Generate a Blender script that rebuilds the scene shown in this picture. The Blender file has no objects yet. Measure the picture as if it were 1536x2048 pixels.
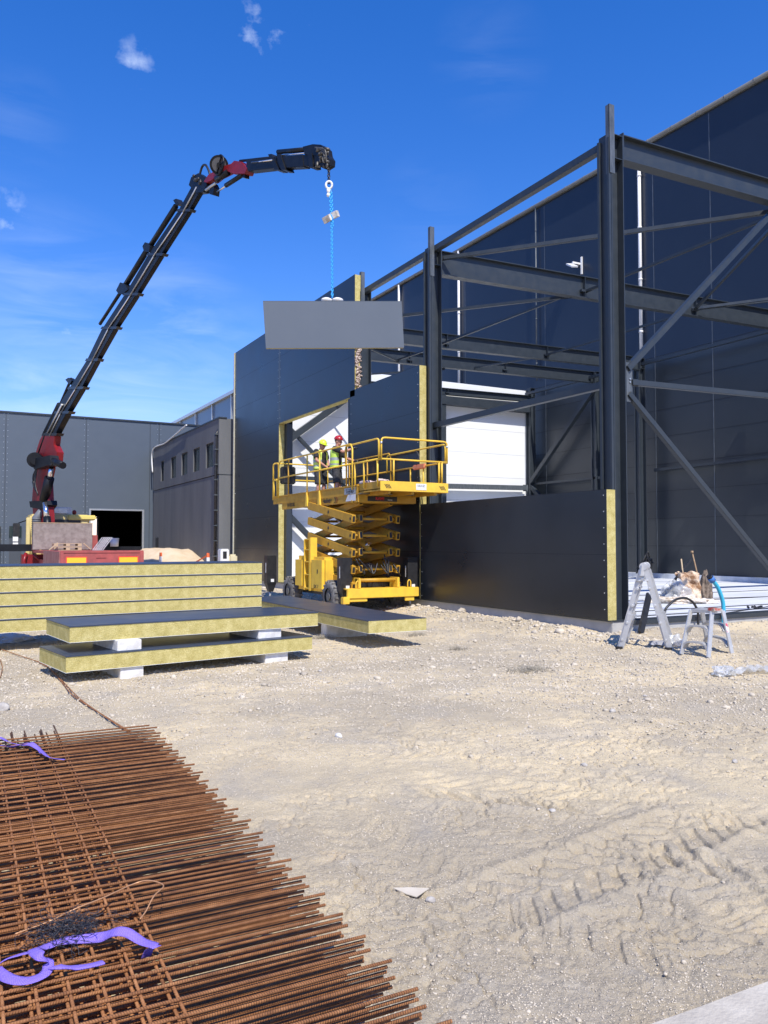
import bpy, bmesh, math, random
import numpy as np
from mathutils import Vector, Matrix, noise as mnoise
R = math.radians
random.seed(7)
rng = np.random.RandomState(11)
scene = bpy.context.scene
# ------------------------------------------------------------------ camera
FPX = 1600.0
YAW = math.atan(876/FPX); PITCH = math.atan(63/FPX); CH = 1.65
cam_d = bpy.data.cameras.new('camera'); cam = bpy.data.objects.new('camera', cam_d)
scene.collection.objects.link(cam); scene.camera = cam
cam_d.sensor_fit = 'VERTICAL'; cam_d.sensor_height = 36; cam_d.sensor_width = 27
cam_d.lens = 36*FPX/2048; cam_d.clip_start = .05; cam_d.clip_end = 6000
cam.location = (0, 0, CH); cam.rotation_euler = (R(90)+PITCH, 0, -YAW)
# ------------------------------------------------------------------ sky, sun, exposure
SUN_EL = 52.5
SUN_AZ = math.degrees(YAW) + 161.0          # clockwise from +Y
saz = R(SUN_AZ); sel = R(SUN_EL)
SUNV = Vector((math.sin(saz)*math.cos(sel), math.cos(saz)*math.cos(sel), math.sin(sel)))
sd = bpy.data.lights.new('sun', 'SUN'); sd.energy = 4.6; sd.angle = R(.5); sd.color = (1, .945, .85)
so = bpy.data.objects.new('sun', sd); scene.collection.objects.link(so)
so.rotation_euler = SUNV.to_track_quat('Z', 'Y').to_euler(); so.location = (0, 0, 50)
W = bpy.data.worlds.new('World'); scene.world = W; W.use_nodes = True
nt = W.node_tree; nt.nodes.clear()
def nd(nt, t, **kw):
    n = nt.nodes.new(t)
    for k, v in kw.items(): setattr(n, k, v)
    return n
wo = nd(nt, 'ShaderNodeOutputWorld'); bg = nd(nt, 'ShaderNodeBackground'); bg.inputs[1].default_value = .1
sky = nd(nt, 'ShaderNodeTexSky', sky_type='NISHITA', sun_disc=False, sun_elevation=sel, sun_rotation=saz,
         altitude=900, air_density=1.35, dust_density=.15, ozone_density=6.0)
hs = nd(nt, 'ShaderNodeHueSaturation'); hs.inputs['Saturation'].default_value = 1.30; hs.inputs['Value'].default_value = 1.56
tint = nd(nt, 'ShaderNodeMix', data_type='RGBA', blend_type='MULTIPLY'); tint.inputs[0].default_value = 1; tint.inputs[7].default_value = (1.03, .885, 1.04, 1)
nt.links.new(sky.outputs[0], tint.inputs[6]); nt.links.new(tint.outputs[2], hs.inputs['Color'])
# thin clouds: soft noise seen only round a few directions of the real sky dome
def pixdir(u, v):
    fw = Vector((math.sin(YAW)*math.cos(PITCH), math.cos(YAW)*math.cos(PITCH), math.sin(PITCH)))
    rt = Vector((math.cos(YAW), -math.sin(YAW), 0)); up = rt.cross(fw)
    return fw + rt*((u-768)/FPX) - up*((v-1024)/FPX)
tc = nd(nt, 'ShaderNodeTexCoord')
nz = nd(nt, 'ShaderNodeTexNoise'); nz.inputs['Scale'].default_value = 26; nz.inputs['Detail'].default_value = 9; nz.inputs['Roughness'].default_value = .62
nt.links.new(tc.outputs['Generated'], nz.inputs['Vector'])
mp2 = nd(nt, 'ShaderNodeMapping'); mp2.inputs['Scale'].default_value = (4, 4, 20); mp2.inputs['Rotation'].default_value = (R(8), R(-10), 0); nt.links.new(tc.outputs['Generated'], mp2.inputs[0])
nz2 = nd(nt, 'ShaderNodeTexNoise'); nz2.inputs['Scale'].default_value = 1.3; nz2.inputs['Detail'].default_value = 8; nz2.inputs['Roughness'].default_value = .58; nz2.inputs['Distortion'].default_value = .7
nt.links.new(mp2.outputs[0], nz2.inputs['Vector'])
def math_(nt, op, a, b=None, clamp=False):
    m = nd(nt, 'ShaderNodeMath', operation=op, use_clamp=clamp)
    for i, x in enumerate((a, b)):
        if x is None: continue
        if isinstance(x, (int, float)): m.inputs[i].default_value = x
        else: nt.links.new(x, m.inputs[i])
    return m.outputs[0]
def spots(L, pw):
    tot = None
    for (u, v, rad, st) in L:
        d = pixdir(u, v).normalized()
        dp = nd(nt, 'ShaderNodeVectorMath', operation='DISTANCE'); nt.links.new(tc.outputs['Generated'], dp.inputs[0]); dp.inputs[1].default_value = d
        f = math_(nt, 'SUBTRACT', 1.0, math_(nt, 'DIVIDE', dp.outputs['Value'], rad), True)
        f = math_(nt, 'MULTIPLY', math_(nt, 'POWER', f, pw), st)
        tot = f if tot is None else math_(nt, 'MAXIMUM', tot, f)
    return tot
puffs = spots([(268, 128, .036, .85), (508, 30, .03, .8), (498, 75, .032, 1.0), (553, 70, .026, .8), (618, 45, .025, .5), (440, 68, .026, .5), (8, 228, .04, .6), (8, 445, .05, .85), (125, 662, .035, .7)], .85)
wisps = spots([(345, 645, .10, .9), (60, 770, .14, 1), (250, 800, .14, 1), (400, 740, .12, .7), (980, 115, .07, .25), (90, 640, .14, .9), (180, 715, .10, 1), (860, 420, .07, .2), (20, 250, .07, .3)], 1.0)
a = math_(nt, 'ADD', math_(nt, 'MULTIPLY', nz.outputs[0], .7), math_(nt, 'MULTIPLY', nz2.outputs[0], .3))
cl = math_(nt, 'MULTIPLY', math_(nt, 'SUBTRACT', a, math_(nt, 'SUBTRACT', .66, math_(nt, 'MULTIPLY', puffs, .25))), 3.0, True)
cl = math_(nt, 'MULTIPLY', cl, puffs)
wi = math_(nt, 'MULTIPLY', math_(nt, 'MULTIPLY', math_(nt, 'SUBTRACT', nz2.outputs[0], .40), 2.2, True), math_(nt, 'MULTIPLY', wisps, .36))
cl = math_(nt, 'MAXIMUM', cl, wi)
mx = nd(nt, 'ShaderNodeMix', data_type='RGBA'); nt.links.new(cl, mx.inputs[0]); nt.links.new(hs.outputs[0], mx.inputs[6]); mx.inputs[7].default_value = (9.0, 10.2, 12.0, 1)
nt.links.new(mx.outputs[2], bg.inputs[0]); nt.links.new(bg.outputs[0], wo.inputs[0])
scene.view_settings.view_transform = 'Standard'; scene.view_settings.look = 'None'
scene.view_settings.exposure = 0.30; scene.view_settings.gamma = 1

# ------------------------------------------------------------------ measuring helpers (where a sight line meets a real plane)
C0 = Vector((0, 0, CH))
def onz(u, v, z=0): r = pixdir(u, v); return C0 + r*((z-CH)/r.z)
def onx(u, v, x): r = pixdir(u, v); return C0 + r*(x/r.x)
def ony(u, v, y): r = pixdir(u, v); return C0 + r*(y/r.y)
def onp(u, v, p0, n): r = pixdir(u, v); return C0 + r*((Vector(p0)-C0).dot(n)/r.dot(n))
# ------------------------------------------------------------------ materials
def mat(name, col, rough=.6, metal=0.0, col2=None, nscale=4.0, ncontrast=1.0, bump=0.0, bscale=40.0, spec=.5, emit=None, stretch=None, coat=0.0, detail=6, alpha=None, trans=0.0, rvar=0.0):
    m = bpy.data.materials.new(name); m.use_nodes = True; t = m.node_tree; b = t.nodes['Principled BSDF']
    b.inputs['Base Color'].default_value = (*col, 1); b.inputs['Roughness'].default_value = rough; b.inputs['Metallic'].default_value = metal
    b.inputs['Specular IOR Level'].default_value = spec; b.inputs['Coat Weight'].default_value = coat; b.inputs['Coat Roughness'].default_value = .15
    b.inputs['Transmission Weight'].default_value = trans
    if alpha is not None: b.inputs['Alpha'].default_value = alpha
    if emit: b.inputs['Emission Color'].default_value = (*emit[:3], 1); b.inputs['Emission Strength'].default_value = emit[3]
    c = nd(t, 'ShaderNodeTexCoord'); mp = nd(t, 'ShaderNodeMapping'); t.links.new(c.outputs['Object'], mp.inputs[0])
    if stretch: mp.inputs['Scale'].default_value = stretch
    if col2 is not None:
        n = nd(t, 'ShaderNodeTexNoise'); n.inputs['Scale'].default_value = nscale; n.inputs['Detail'].default_value = detail; n.inputs['Roughness'].default_value = .6
        t.links.new(mp.outputs[0], n.inputs['Vector'])
        mr = nd(t, 'ShaderNodeMapRange'); mr.inputs[1].default_value = .5-.22/ncontrast; mr.inputs[2].default_value = .5+.22/ncontrast; t.links.new(n.outputs[0], mr.inputs[0])
        x = nd(t, 'ShaderNodeMix', data_type='RGBA'); x.inputs[6].default_value = (*col, 1); x.inputs[7].default_value = (*col2, 1)
        t.links.new(mr.outputs[0], x.inputs[0]); t.links.new(x.outputs[2], b.inputs['Base Color'])
        if rvar:
            q = math_(t, 'ADD', math_(t, 'MULTIPLY', mr.outputs[0], rvar), rough); t.links.new(q, b.inputs['Roughness'])
    if bump:
        n2 = nd(t, 'ShaderNodeTexNoise'); n2.inputs['Scale'].default_value = bscale; n2.inputs['Detail'].default_value = 5; t.links.new(mp.outputs[0], n2.inputs['Vector'])
        bp = nd(t, 'ShaderNodeBump'); bp.inputs['Strength'].default_value = bump; bp.inputs['Distance'].default_value = .01; t.links.new(n2.outputs[0], bp.inputs['Height']); t.links.new(bp.outputs[0], b.inputs['Normal'])
    return m
M = {}
M['skin_dark'] = mat('anthracite_panel', (.012, .016, .022), .25, 0, (.022, .027, .034), .9, .8, .10, .8, .6, rvar=.12)
M['skin_lit'] = mat('panel_skin_lit', (.083, .104, .131), .38, 0, (.091, .113, .141), 1.5, 1, .02, 3, .5)  # panel skin lightened: sun on the facing wall put into the colour
M['wool'] = mat('stone_wool', (.42, .36, .13), .95, 0, (.56, .49, .22), 26, 1.3, 1.0, 70, .1, stretch=(1, 1, 1))
M['steel'] = mat('painted_steel', (.025, .033, .042), .36, 0, (.034, .043, .053), 5, 1.0, .08, 30, .5, rvar=.15)
M['steel_edge'] = mat('painted_steel_scuffed', (.06, .073, .085), .4, .1, (.12, .135, .15), 14, 1.5, .1, 60, .5, stretch=(1, 1, .2))
M['galv'] = mat('galvanised', (.45, .47, .48), .38, .7, (.6, .62, .63), 12, 1.2, .05, 40)
M['alu'] = mat('aluminium', (.56, .57, .58), .42, .55, (.72, .72, .72), 18, 1.2, .08, 50)
M['white_panel'] = mat('white_panel', (.74, .76, .77), .5, 0, (.80, .81, .81), .7, 1)
M['concrete'] = mat('concrete', (.36, .36, .35), .9, 0, (.46, .455, .44), 3, 1.2, .4, 30, .2)
M['dark_concrete'] = mat('dark_cast_concrete', (.115, .121, .130), .85, 0, (.158, .163, .170), 1.0, 1.2, .3, 20, .25, stretch=(1.2, 1.2, .22), detail=9)
M['slab'] = mat('slab_concrete', (.50, .53, .57), .8, 0, (.70, .72, .75), .8, 1.6, .15, 20, .3, stretch=(.35, 3.2, 1), detail=10)
M['joint'] = mat('dark_joint', (.02, .022, .026), .8)
M['black'] = mat('black_paint', (.012, .012, .014), .4, 0, (.03, .03, .032), 8, 1.2, .05, 20)
M['rubber'] = mat('rubber', (.07, .068, .065), .9, 0, (.26, .25, .235), 7, 1.2, .3, 50, .2)
M['yellow'] = mat('lift_yellow', (.90, .60, .055), .4, 0, (.70, .43, .05), 3.5, 1.0, .05, 25, .5, rvar=.15)
M['yellow_shaded'] = mat('lift_yellow_shaded', (.58, .33, .035), .5, 0, (.46, .25, .025), 6, 1.2, .08, 25, .4)  # lift yellow darkened: shade on arms, frame and rails put into the colour
M['red'] = mat('crane_red', (.26, .012, .016), .38, 0, (.17, .010, .013), 6, 1.2, .03, 25)
M['red_faded'] = mat('faded_red', (.42, .085, .08), .65, 0, (.28, .065, .065), 4, 1.3, .1, 25)
M['crane_black'] = mat('crane_black', (.005, .006, .009), .42, 0, (.011, .013, .017), 5, 1.2, .03, 25, .3)
M['chrome'] = mat('chrome', (.75, .76, .78), .15, .95)
M['ply'] = mat('plywood_worn', (.20, .165, .15), .8, 0, (.30, .26, .24), 5, 1.6, .2, 40, .3, stretch=(1, 1, 1), detail=9)
M['timber'] = mat('timber', (.42, .31, .19), .8, 0, (.55, .44, .3), 12, 1.2, .3, 40, .2, stretch=(1, 6, 6))
M['white'] = mat('white_paint', (.78, .78, .77), .5, 0, (.70, .70, .69), 5, 1)
M['foam'] = mat('foam_block', (.80, .79, .77), .85, 0, (.60, .585, .55), 7, 1.6, .5, 60, .2)
M['cream'] = mat('cab_cream', (.70, .58, .27), .4, 0, (.62, .5, .2), 3, 1)
M['orange'] = mat('orange_plastic', (.85, .16, .05), .5)
M['glass'] = mat('window_glass', (.02, .035, .04), .06, 0, spec=.8)
M['rust'] = None
M['purple'] = None
# insulation strip: fibres
def wool():
    m = M['wool']; t = m.node_tree; b = t.nodes['Principled BSDF']
    c = nd(t, 'ShaderNodeTexCoord')
    n = nd(t, 'ShaderNodeTexNoise'); n.inputs['Scale'].default_value = 75; n.inputs['Detail'].default_value = 8; n.inputs['Roughness'].default_value = .7; n.inputs['Distortion'].default_value = 1.5
    n3 = nd(t, 'ShaderNodeTexNoise'); n3.inputs['Scale'].default_value = 9; n3.inputs['Detail'].default_value = 4
    t.links.new(c.outputs['Object'], n.inputs['Vector']); t.links.new(c.outputs['Object'], n3.inputs['Vector'])
    s = math_(t, 'ADD', math_(t, 'MULTIPLY', n.outputs[0], .7), math_(t, 'MULTIPLY', n3.outputs[0], .3))
    r = nd(t, 'ShaderNodeValToRGB'); r.color_ramp.elements[0].position = .36; r.color_ramp.elements[0].color = (.33, .27, .085, 1)
    r.color_ramp.elements[1].position = .66; r.color_ramp.elements[1].color = (.70, .62, .31, 1)
    e = r.color_ramp.elements.new(.5); e.color = (.51, .435, .165, 1)
    t.links.new(s, r.inputs[0]); t.links.new(r.outputs[0], b.inputs['Base Color'])
wool()
def rust():
    m = mat('rusty_rebar', (.2, .075, .03), .8, .1); t = m.node_tree; b = t.nodes['Principled BSDF']
    c = nd(t, 'ShaderNodeTexCoord'); oi = nd(t, 'ShaderNodeObjectInfo')
    ad = nd(t, 'ShaderNodeVectorMath', operation='ADD'); t.links.new(c.outputs['Object'], ad.inputs[0])
    cv = nd(t, 'ShaderNodeCombineXYZ'); t.links.new(math_(t, 'MULTIPLY', oi.outputs['Random'], 40.0), cv.inputs[0]); t.links.new(cv.outputs[0], ad.inputs[1])
    n = nd(t, 'ShaderNodeTexNoise'); n.inputs['Scale'].default_value = 5; n.inputs['Detail'].default_value = 9; n.inputs['Roughness'].default_value = .7
    t.links.new(ad.outputs[0], n.inputs['Vector'])
    r = nd(t, 'ShaderNodeValToRGB'); cr = r.color_ramp
    cr.elements[0].position = .3; cr.elements[0].color = (.11, .042, .017, 1); cr.elements[1].position = .72; cr.elements[1].color = (.50, .235, .095, 1)
    e = cr.elements.new(.5); e.color = (.30, .125, .045, 1)
    e = cr.elements.new(.8); e.color = (.33, .27, .22, 1)
    t.links.new(n.outputs[0], r.inputs[0]); t.links.new(r.outputs[0], b.inputs['Base Color'])
    sx = nd(t, 'ShaderNodeSeparateXYZ'); t.links.new(c.outputs['Object'], sx.inputs[0])
    w = math_(t, 'SINE', math_(t, 'MULTIPLY', math_(t, 'ADD', sx.outputs[0], math_(t, 'MULTIPLY', sx.outputs[1], .5)), 2*math.pi/.0085))
    nb = nd(t, 'ShaderNodeTexNoise'); nb.inputs['Scale'].default_value = 300; t.links.new(c.outputs['Object'], nb.inputs['Vector'])
    h = math_(t, 'ADD', math_(t, 'MULTIPLY', w, .5), math_(t, 'MULTIPLY', nb.outputs[0], .5))
    bp = nd(t, 'ShaderNodeBump'); bp.inputs['Strength'].default_value = .7; bp.inputs['Distance'].default_value = .0018; t.links.new(h, bp.inputs['Height']); t.links.new(bp.outputs[0], b.inputs['Normal'])
    return m
M['rust'] = rust()
def web(name, c1, c2):
    m = mat(name, c1, .8, 0, bump=.6, bscale=120); t = m.node_tree; b = t.nodes['Principled BSDF']; c = nd(t, 'ShaderNodeTexCoord')
    w = nd(t, 'ShaderNodeTexChecker'); w.inputs['Scale'].default_value = 260; w.inputs[1].default_value = (*c1, 1); w.inputs[2].default_value = (*c2, 1)
    t.links.new(c.outputs['UV'], w.inputs['Vector']); n = nd(t, 'ShaderNodeTexNoise'); n.inputs['Scale'].default_value = 12; t.links.new(c.outputs['Object'], n.inputs['Vector'])
    x = nd(t, 'ShaderNodeMix', data_type='RGBA'); t.links.new(math_(t, 'MULTIPLY', n.outputs[0], .6), x.inputs[0]); t.links.new(w.outputs[0], x.inputs[6]); x.inputs[7].default_value = (*c2, 1)
    t.links.new(x.outputs[2], b.inputs['Base Color']); return m
M['purple'] = web('purple_webbing', (.15, .09, .48), (.26, .18, .66))
# ------------------------------------------------------------------ object helpers
COL = scene.collection
def tag(o, label=None, cat=None, group=None, kind=None):
    if label: o['label'] = label
    if cat: o['category'] = cat
    if group: o['group'] = group
    if kind: o['kind'] = kind
    return o
def thing(name, label, cat, loc=(0, 0, 0), rz=0, group=None):
    o = bpy.data.objects.new(name, None); o.location = loc; o.rotation_euler = (0, 0, rz); o.empty_display_size = .1
    COL.objects.link(o); tag(o, label, cat, group); return o
class MB:
    """collects shapes, then links them as ONE mesh object"""
    def __init__(s): s.v = []; s.f = []; s.mi = []; s.sm = []; s.uv = {}
    def add(s, vs, fs, mi=0, smooth=False):
        b = len(s.v); s.v += [tuple(v) for v in vs]
        for f in fs: s.f.append(tuple(i+b for i in f)); s.mi.append(mi); s.sm.append(smooth)
        return s
    def hexa(s, p, mi=0, mis=None):
        # p: 8 points: bottom 4 ccw, top 4 ccw ; faces order bottom, top, sides 01 12 23 30
        fs = [(0, 3, 2, 1), (4, 5, 6, 7), (0, 1, 5, 4), (1, 2, 6, 5), (2, 3, 7, 6), (3, 0, 4, 7)]
        b = len(s.v); s.v += [tuple(v) for v in p]
        for i, f in enumerate(fs): s.f.append(tuple(k+b for k in f)); s.mi.append(mis[i] if mis else mi); s.sm.append(False)
        return s
    def box(s, x0, x1, y0, y1, z0, z1, mi=0, mis=None, T=None, bev=0):
        p = [Vector(c) for c in ((x0, y0, z0), (x1, y0, z0), (x1, y1, z0), (x0, y1, z0), (x0, y0, z1), (x1, y0, z1), (x1, y1, z1), (x0, y1, z1))]
        if T is not None: p = [T @ v for v in p]
        return s.hexa(p, mi, mis)
    def bar(s, p, q, w, h=None, up=(0, 0, 1), mi=0):
        p = Vector(p); q = Vector(q); h = h or w; d = (q-p).normalized(); u = Vector(up)
        if abs(d.dot(u)) > .98: u = Vector((0, 1, 0)) if abs(d.y) < .9 else Vector((1, 0, 0))
        sd = d.cross(u).normalized(); u = sd.cross(d).normalized(); a = sd*(w/2); b = u*(h/2)
        return s.hexa([p-a-b, p+a-b, q+a-b, q-a-b, p-a+b, p+a+b, q+a+b, q-a+b], mi)
    def ibeam(s, p, q, h, b, tf=.016, tw=.01, up=(0, 0, 1), mi=0):
        p = Vector(p); q = Vector(q); d = (q-p).normalized(); u = Vector(up)
        sd = d.cross(u).normalized(); u = sd.cross(d).normalized()
        for k in (-1, 1):
            o = u*(k*(h/2-tf/2)); s.bar(p+o, q+o, b, tf, up=u, mi=mi)
        s.bar(p, q, tw, h-2*tf, up=u, mi=mi); return s
    def tube(s, pts, r, n=8, mi=0, cap=True, smooth=True):
        pts = [Vector(p) for p in pts]; rs = r if isinstance(r, (list, tuple)) else [r]*len(pts)
        b = len(s.v); prev = None
        for i, p in enumerate(pts):
            d = (pts[min(i+1, len(pts)-1)]-pts[max(i-1, 0)]).normalized()
            u = prev if prev is not None else (Vector((0, 0, 1)) if abs(d.z) < .9 else Vector((1, 0, 0)))
            sd = d.cross(u).normalized(); u2 = sd.cross(d).normalized(); prev = u2
            for k in range(n):
                a = 2*math.pi*k/n; s.v.append(tuple(p+(sd*math.cos(a)+u2*math.sin(a))*rs[i]))
        for i in range(len(pts)-1):
            for k in range(n):
                k2 = (k+1) % n; s.f.append((b+i*n+k, b+i*n+k2, b+(i+1)*n+k2, b+(i+1)*n+k)); s.mi.append(mi); s.sm.append(smooth)
        if cap:
            s.f.append(tuple(b+k for k in range(n))[::-1]); s.mi.append(mi); s.sm.append(False)
            e = b+(len(pts)-1)*n; s.f.append(tuple(e+k for k in range(n))); s.mi.append(mi); s.sm.append(False)
        return s
    def cyl(s, p, q, r, n=20, mi=0): return s.tube([p, q], r, n, mi, True, True)
    def prism(s, poly, off, mi=0):
        off = Vector(off); n = len(poly); a = [Vector(p) for p in poly]; b = [p+off for p in a]
        fs = [tuple(range(n)), tuple(range(2*n-1, n-1, -1))]+[(i, n+i, n+(i+1) % n, (i+1) % n) for i in range(n)]
        return s.add(a+b, fs, mi)
    def ell(s, c, r, n=12, m=8, mi=0, rot=None):
        c = Vector(c); b = len(s.v); R3 = rot or Matrix.Identity(3)
        for j in range(m+1):
            t = math.pi*j/m
            for k in range(n):
                a = 2*math.pi*k/n; v = Vector((r[0]*math.sin(t)*math.cos(a), r[1]*math.sin(t)*math.sin(a), r[2]*math.cos(t))); s.v.append(tuple(c+R3@v))
        for j in range(m):
            for k in range(n):
                k2 = (k+1) % n; s.f.append((b+j*n+k, b+(j+1)*n+k, b+(j+1)*n+k2, b+j*n+k2)); s.mi.append(mi); s.sm.append(True)
        return s
    def build(s, name, mats, parent=None, bevel=0, label=None):
        me = bpy.data.meshes.new(name); me.from_pydata(s.v, [], s.f)
        if not isinstance(mats, (list, tuple)): mats = [mats]
        for m in mats: me.materials.append(m)
        me.polygons.foreach_set('material_index', s.mi); me.polygons.foreach_set('use_smooth', s.sm)
        bm = bmesh.new(); bm.from_mesh(me); bmesh.ops.recalc_face_normals(bm, faces=bm.faces)
        if bevel:
            bmesh.ops.bevel(bm, geom=[e for e in bm.edges if len(e.link_faces) == 2 and e.calc_face_angle(0) > .6], offset=bevel, segments=2, affect='EDGES', clamp_overlap=True)
        bm.to_mesh(me); bm.free(); me.update()
        o = bpy.data.objects.new(name, me); COL.objects.link(o)
        if parent is not None:
            o.parent = parent
            # geometry is written in world coordinates unless the parent sits away from the origin
            if parent.get('_w'): o.matrix_parent_inverse = Matrix.Identity(4)
        if label: o['label'] = label
        return o
def reparent(o, parent):
    """parent a world-coordinate mesh under a thing that stands somewhere else"""
    o.parent = parent; M4 = Matrix.Translation(parent.location) @ parent.rotation_euler.to_matrix().to_4x4()
    if parent.parent: M4 = Matrix.Translation(parent.parent.location) @ parent.parent.rotation_euler.to_matrix().to_4x4() @ M4
    o.matrix_parent_inverse = M4.inverted(); return o
def copy_tree(o, parent=None, label=None):
    c = o.copy(); COL.objects.link(c); c.parent = parent
    if label: c['label'] = label
    for ch in list(o.children): copy_tree(ch, c)
    return c
def smooth_curve(P, n=8, closed=False):
    P = [Vector(p) for p in P]; out = []
    L = len(P)
    for i in range(L-1):
        p0 = P[max(i-1, 0)]; p1 = P[i]; p2 = P[i+1]; p3 = P[min(i+2, L-1)]
        for k in range(n):
            t = k/n; out.append(.5*((2*p1)+(-p0+p2)*t+(2*p0-5*p1+4*p2-p3)*t*t+(-p0+3*p1-3*p2+p3)*t**3))
    out.append(P[-1]); return out
def text_mesh(body, size, T, name, material, parent, squash=1.0, extr=.0015, bold=0.0):
    cu = bpy.data.curves.new(name, 'FONT'); cu.body = body; cu.size = size; cu.extrude = extr; cu.align_x = 'CENTER'; cu.align_y = 'CENTER'; cu.offset = bold
    to = bpy.data.objects.new('tmp', cu); COL.objects.link(to); bpy.context.view_layer.update()
    me = bpy.data.meshes.new_from_object(to.evaluated_get(bpy.context.evaluated_depsgraph_get()))
    bpy.data.objects.remove(to); me.name = name; me.transform(T @ Matrix.Diagonal((squash, 1, 1, 1))); me.materials.clear(); me.materials.append(material)
    o = bpy.data.objects.new(name, me); COL.objects.link(o); o.parent = parent; return o
def frame(o, xa, ya):
    xa = Vector(xa).normalized(); ya = Vector(ya).normalized(); za = xa.cross(ya)
    m = Matrix((xa, ya, za)).transposed().to_4x4(); m.translation = Vector(o); return m
# ------------------------------------------------------------------ ground
def vnoise(x, y, seed=0):
    xi = np.floor(x).astype(np.int64); yi = np.floor(y).astype(np.int64); fx = x-xi; fy = y-yi
    def h(a, b):
        n = (a*374761393 + b*668265263 + seed*1442695041) & 0xffffffff
        n = ((n ^ (n >> 13))*1274126177) & 0xffffffff
        return ((n ^ (n >> 16)) & 0xffff)/65535.0
    ux = fx*fx*(3-2*fx); uy = fy*fy*(3-2*fy)
    return (h(xi, yi)*(1-ux)+h(xi+1, yi)*ux)*(1-uy)+(h(xi, yi+1)*(1-ux)+h(xi+1, yi+1)*ux)*uy
def fbm(x, y, o=4, seed=0, g=.5):
    s = 0; a = 1; t = 0
    for i in range(o): s = s+a*vnoise(x*2**i, y*2**i, seed+i); t += a; a *= g
    return s/t
def smoothstep(a, b, x): t = np.clip((x-a)/(b-a), 0, 1); return t*t*(3-2*t)
# wheel tracks: (start, end, width, tread pitch, lug angle, depth)
def _o(u, v): p = onz(u, v, 0); return (p.x, p.y)
TRACKS = [(_o(930, 1800), _o(1560, 1600), .44, .155, .85, .036), (_o(1120, 1795), _o(1640, 1985), .40, .16, -.7, .028), (_o(760, 1512), _o(1400, 1475), .42, .15, .9, .026),
          (_o(820, 1575), _o(1600, 1655), .46, .16, -.95, .036), (_o(980, 1425), _o(1600, 1480), .42, .16, .9, .026), (_o(700, 1640), _o(1180, 1900), .38, .15, .8, .016),
          (_o(1180, 1700), _o(1600, 1790), .42, .17, .9, .030), (_o(720, 1450), _o(1000, 1530), .42, .15, -.9, .022), (_o(1500, 1900), _o(1330, 1680), .34, .15, .7, .02)]
def gz(x, y, fine=True):
    x = np.asarray(x, float); y = np.asarray(y, float)
    z = .05*(fbm(x*.35, y*.35, 3, 5)-.5)
    rise = .10*smoothstep(7.6, 9.9, x)*smoothstep(40, 30, y); z = z+rise
    # rubble pushed up against the plinth
    rub = np.exp(-((x-9.75)/.33)**2)*smoothstep(9.5, 11.5, y)*smoothstep(22, 19, y) + .8*np.exp(-((y-9.95)/.3)**2)*smoothstep(9.3, 10.4, x)*smoothstep(30, 20, x)
    z = z + rub*.15*fbm(x*2.2, y*2.2, 3, 21)
    near = smoothstep(14, 7, np.hypot(x, y))
    if fine:
        cl = fbm(x*5, y*5, 4, 9, .6)
        z = z + .022*(cl-.5) + (.006+.010*smoothstep(.4, .6, fbm(x*1.3, y*1.3, 2, 131)))*(fbm(x*34, y*28, 3, 31, .65)-.5) - .016*smoothstep(.075, 0, np.abs(fbm(x*6+3*fbm(x*2,y*2,2,17), y*6, 3, 83, .6)-.5))*smoothstep(.42, .6, fbm(x*1.7, y*1.7, 2, 91))
        rough = smoothstep(.45, .62, fbm(x*.9, y*.9, 2, 61))
        z = z + rough*.018*np.maximum(fbm(x*11, y*11, 3, 71, .6)-.5, 0)*2
        for (a, b, w, pt, ang, dp) in TRACKS:
            ax, ay = a; dx, dy = b[0]-ax, b[1]-ay; L = math.hypot(dx, dy); dx /= L; dy /= L
            bend = .12*np.sin((x+y)*.7+pt*30)
            s = (x-ax)*dx+(y-ay)*dy; t = (x-ax)*-dy+(y-ay)*dx + bend
            ins = smoothstep(w/2+.04, w/2-.02, np.abs(t))*smoothstep(-.2, .3, s)*smoothstep(L+.3, L-.4, s)
            vis = smoothstep(.25, .5, fbm(x*1.1+pt*90, y*1.1, 2, 41))
            ph = (s+np.abs(t)*ang*1.1+.10*fbm(x*2.3, y*2.3, 2, 99))/pt; fr = ph-np.floor(ph)
            lug = smoothstep(.0, .05, fr)*smoothstep(.58, .50, fr)*(.55+.9*fbm(x*7, y*7, 2, 123))
            gap = smoothstep(.0, .03, np.abs(t)-.02)
            rim = np.exp(-((np.abs(t)-w/2-.04)/.04)**2)*smoothstep(-.2, .3, s)*smoothstep(L+.3, L-.4, s)
            z = z - ins*vis*dp*.72*(.2+.8*lug*gap) + rim*vis*dp*.5*(.4+fbm(x*9,y*9,2,88))
    return z
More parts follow.
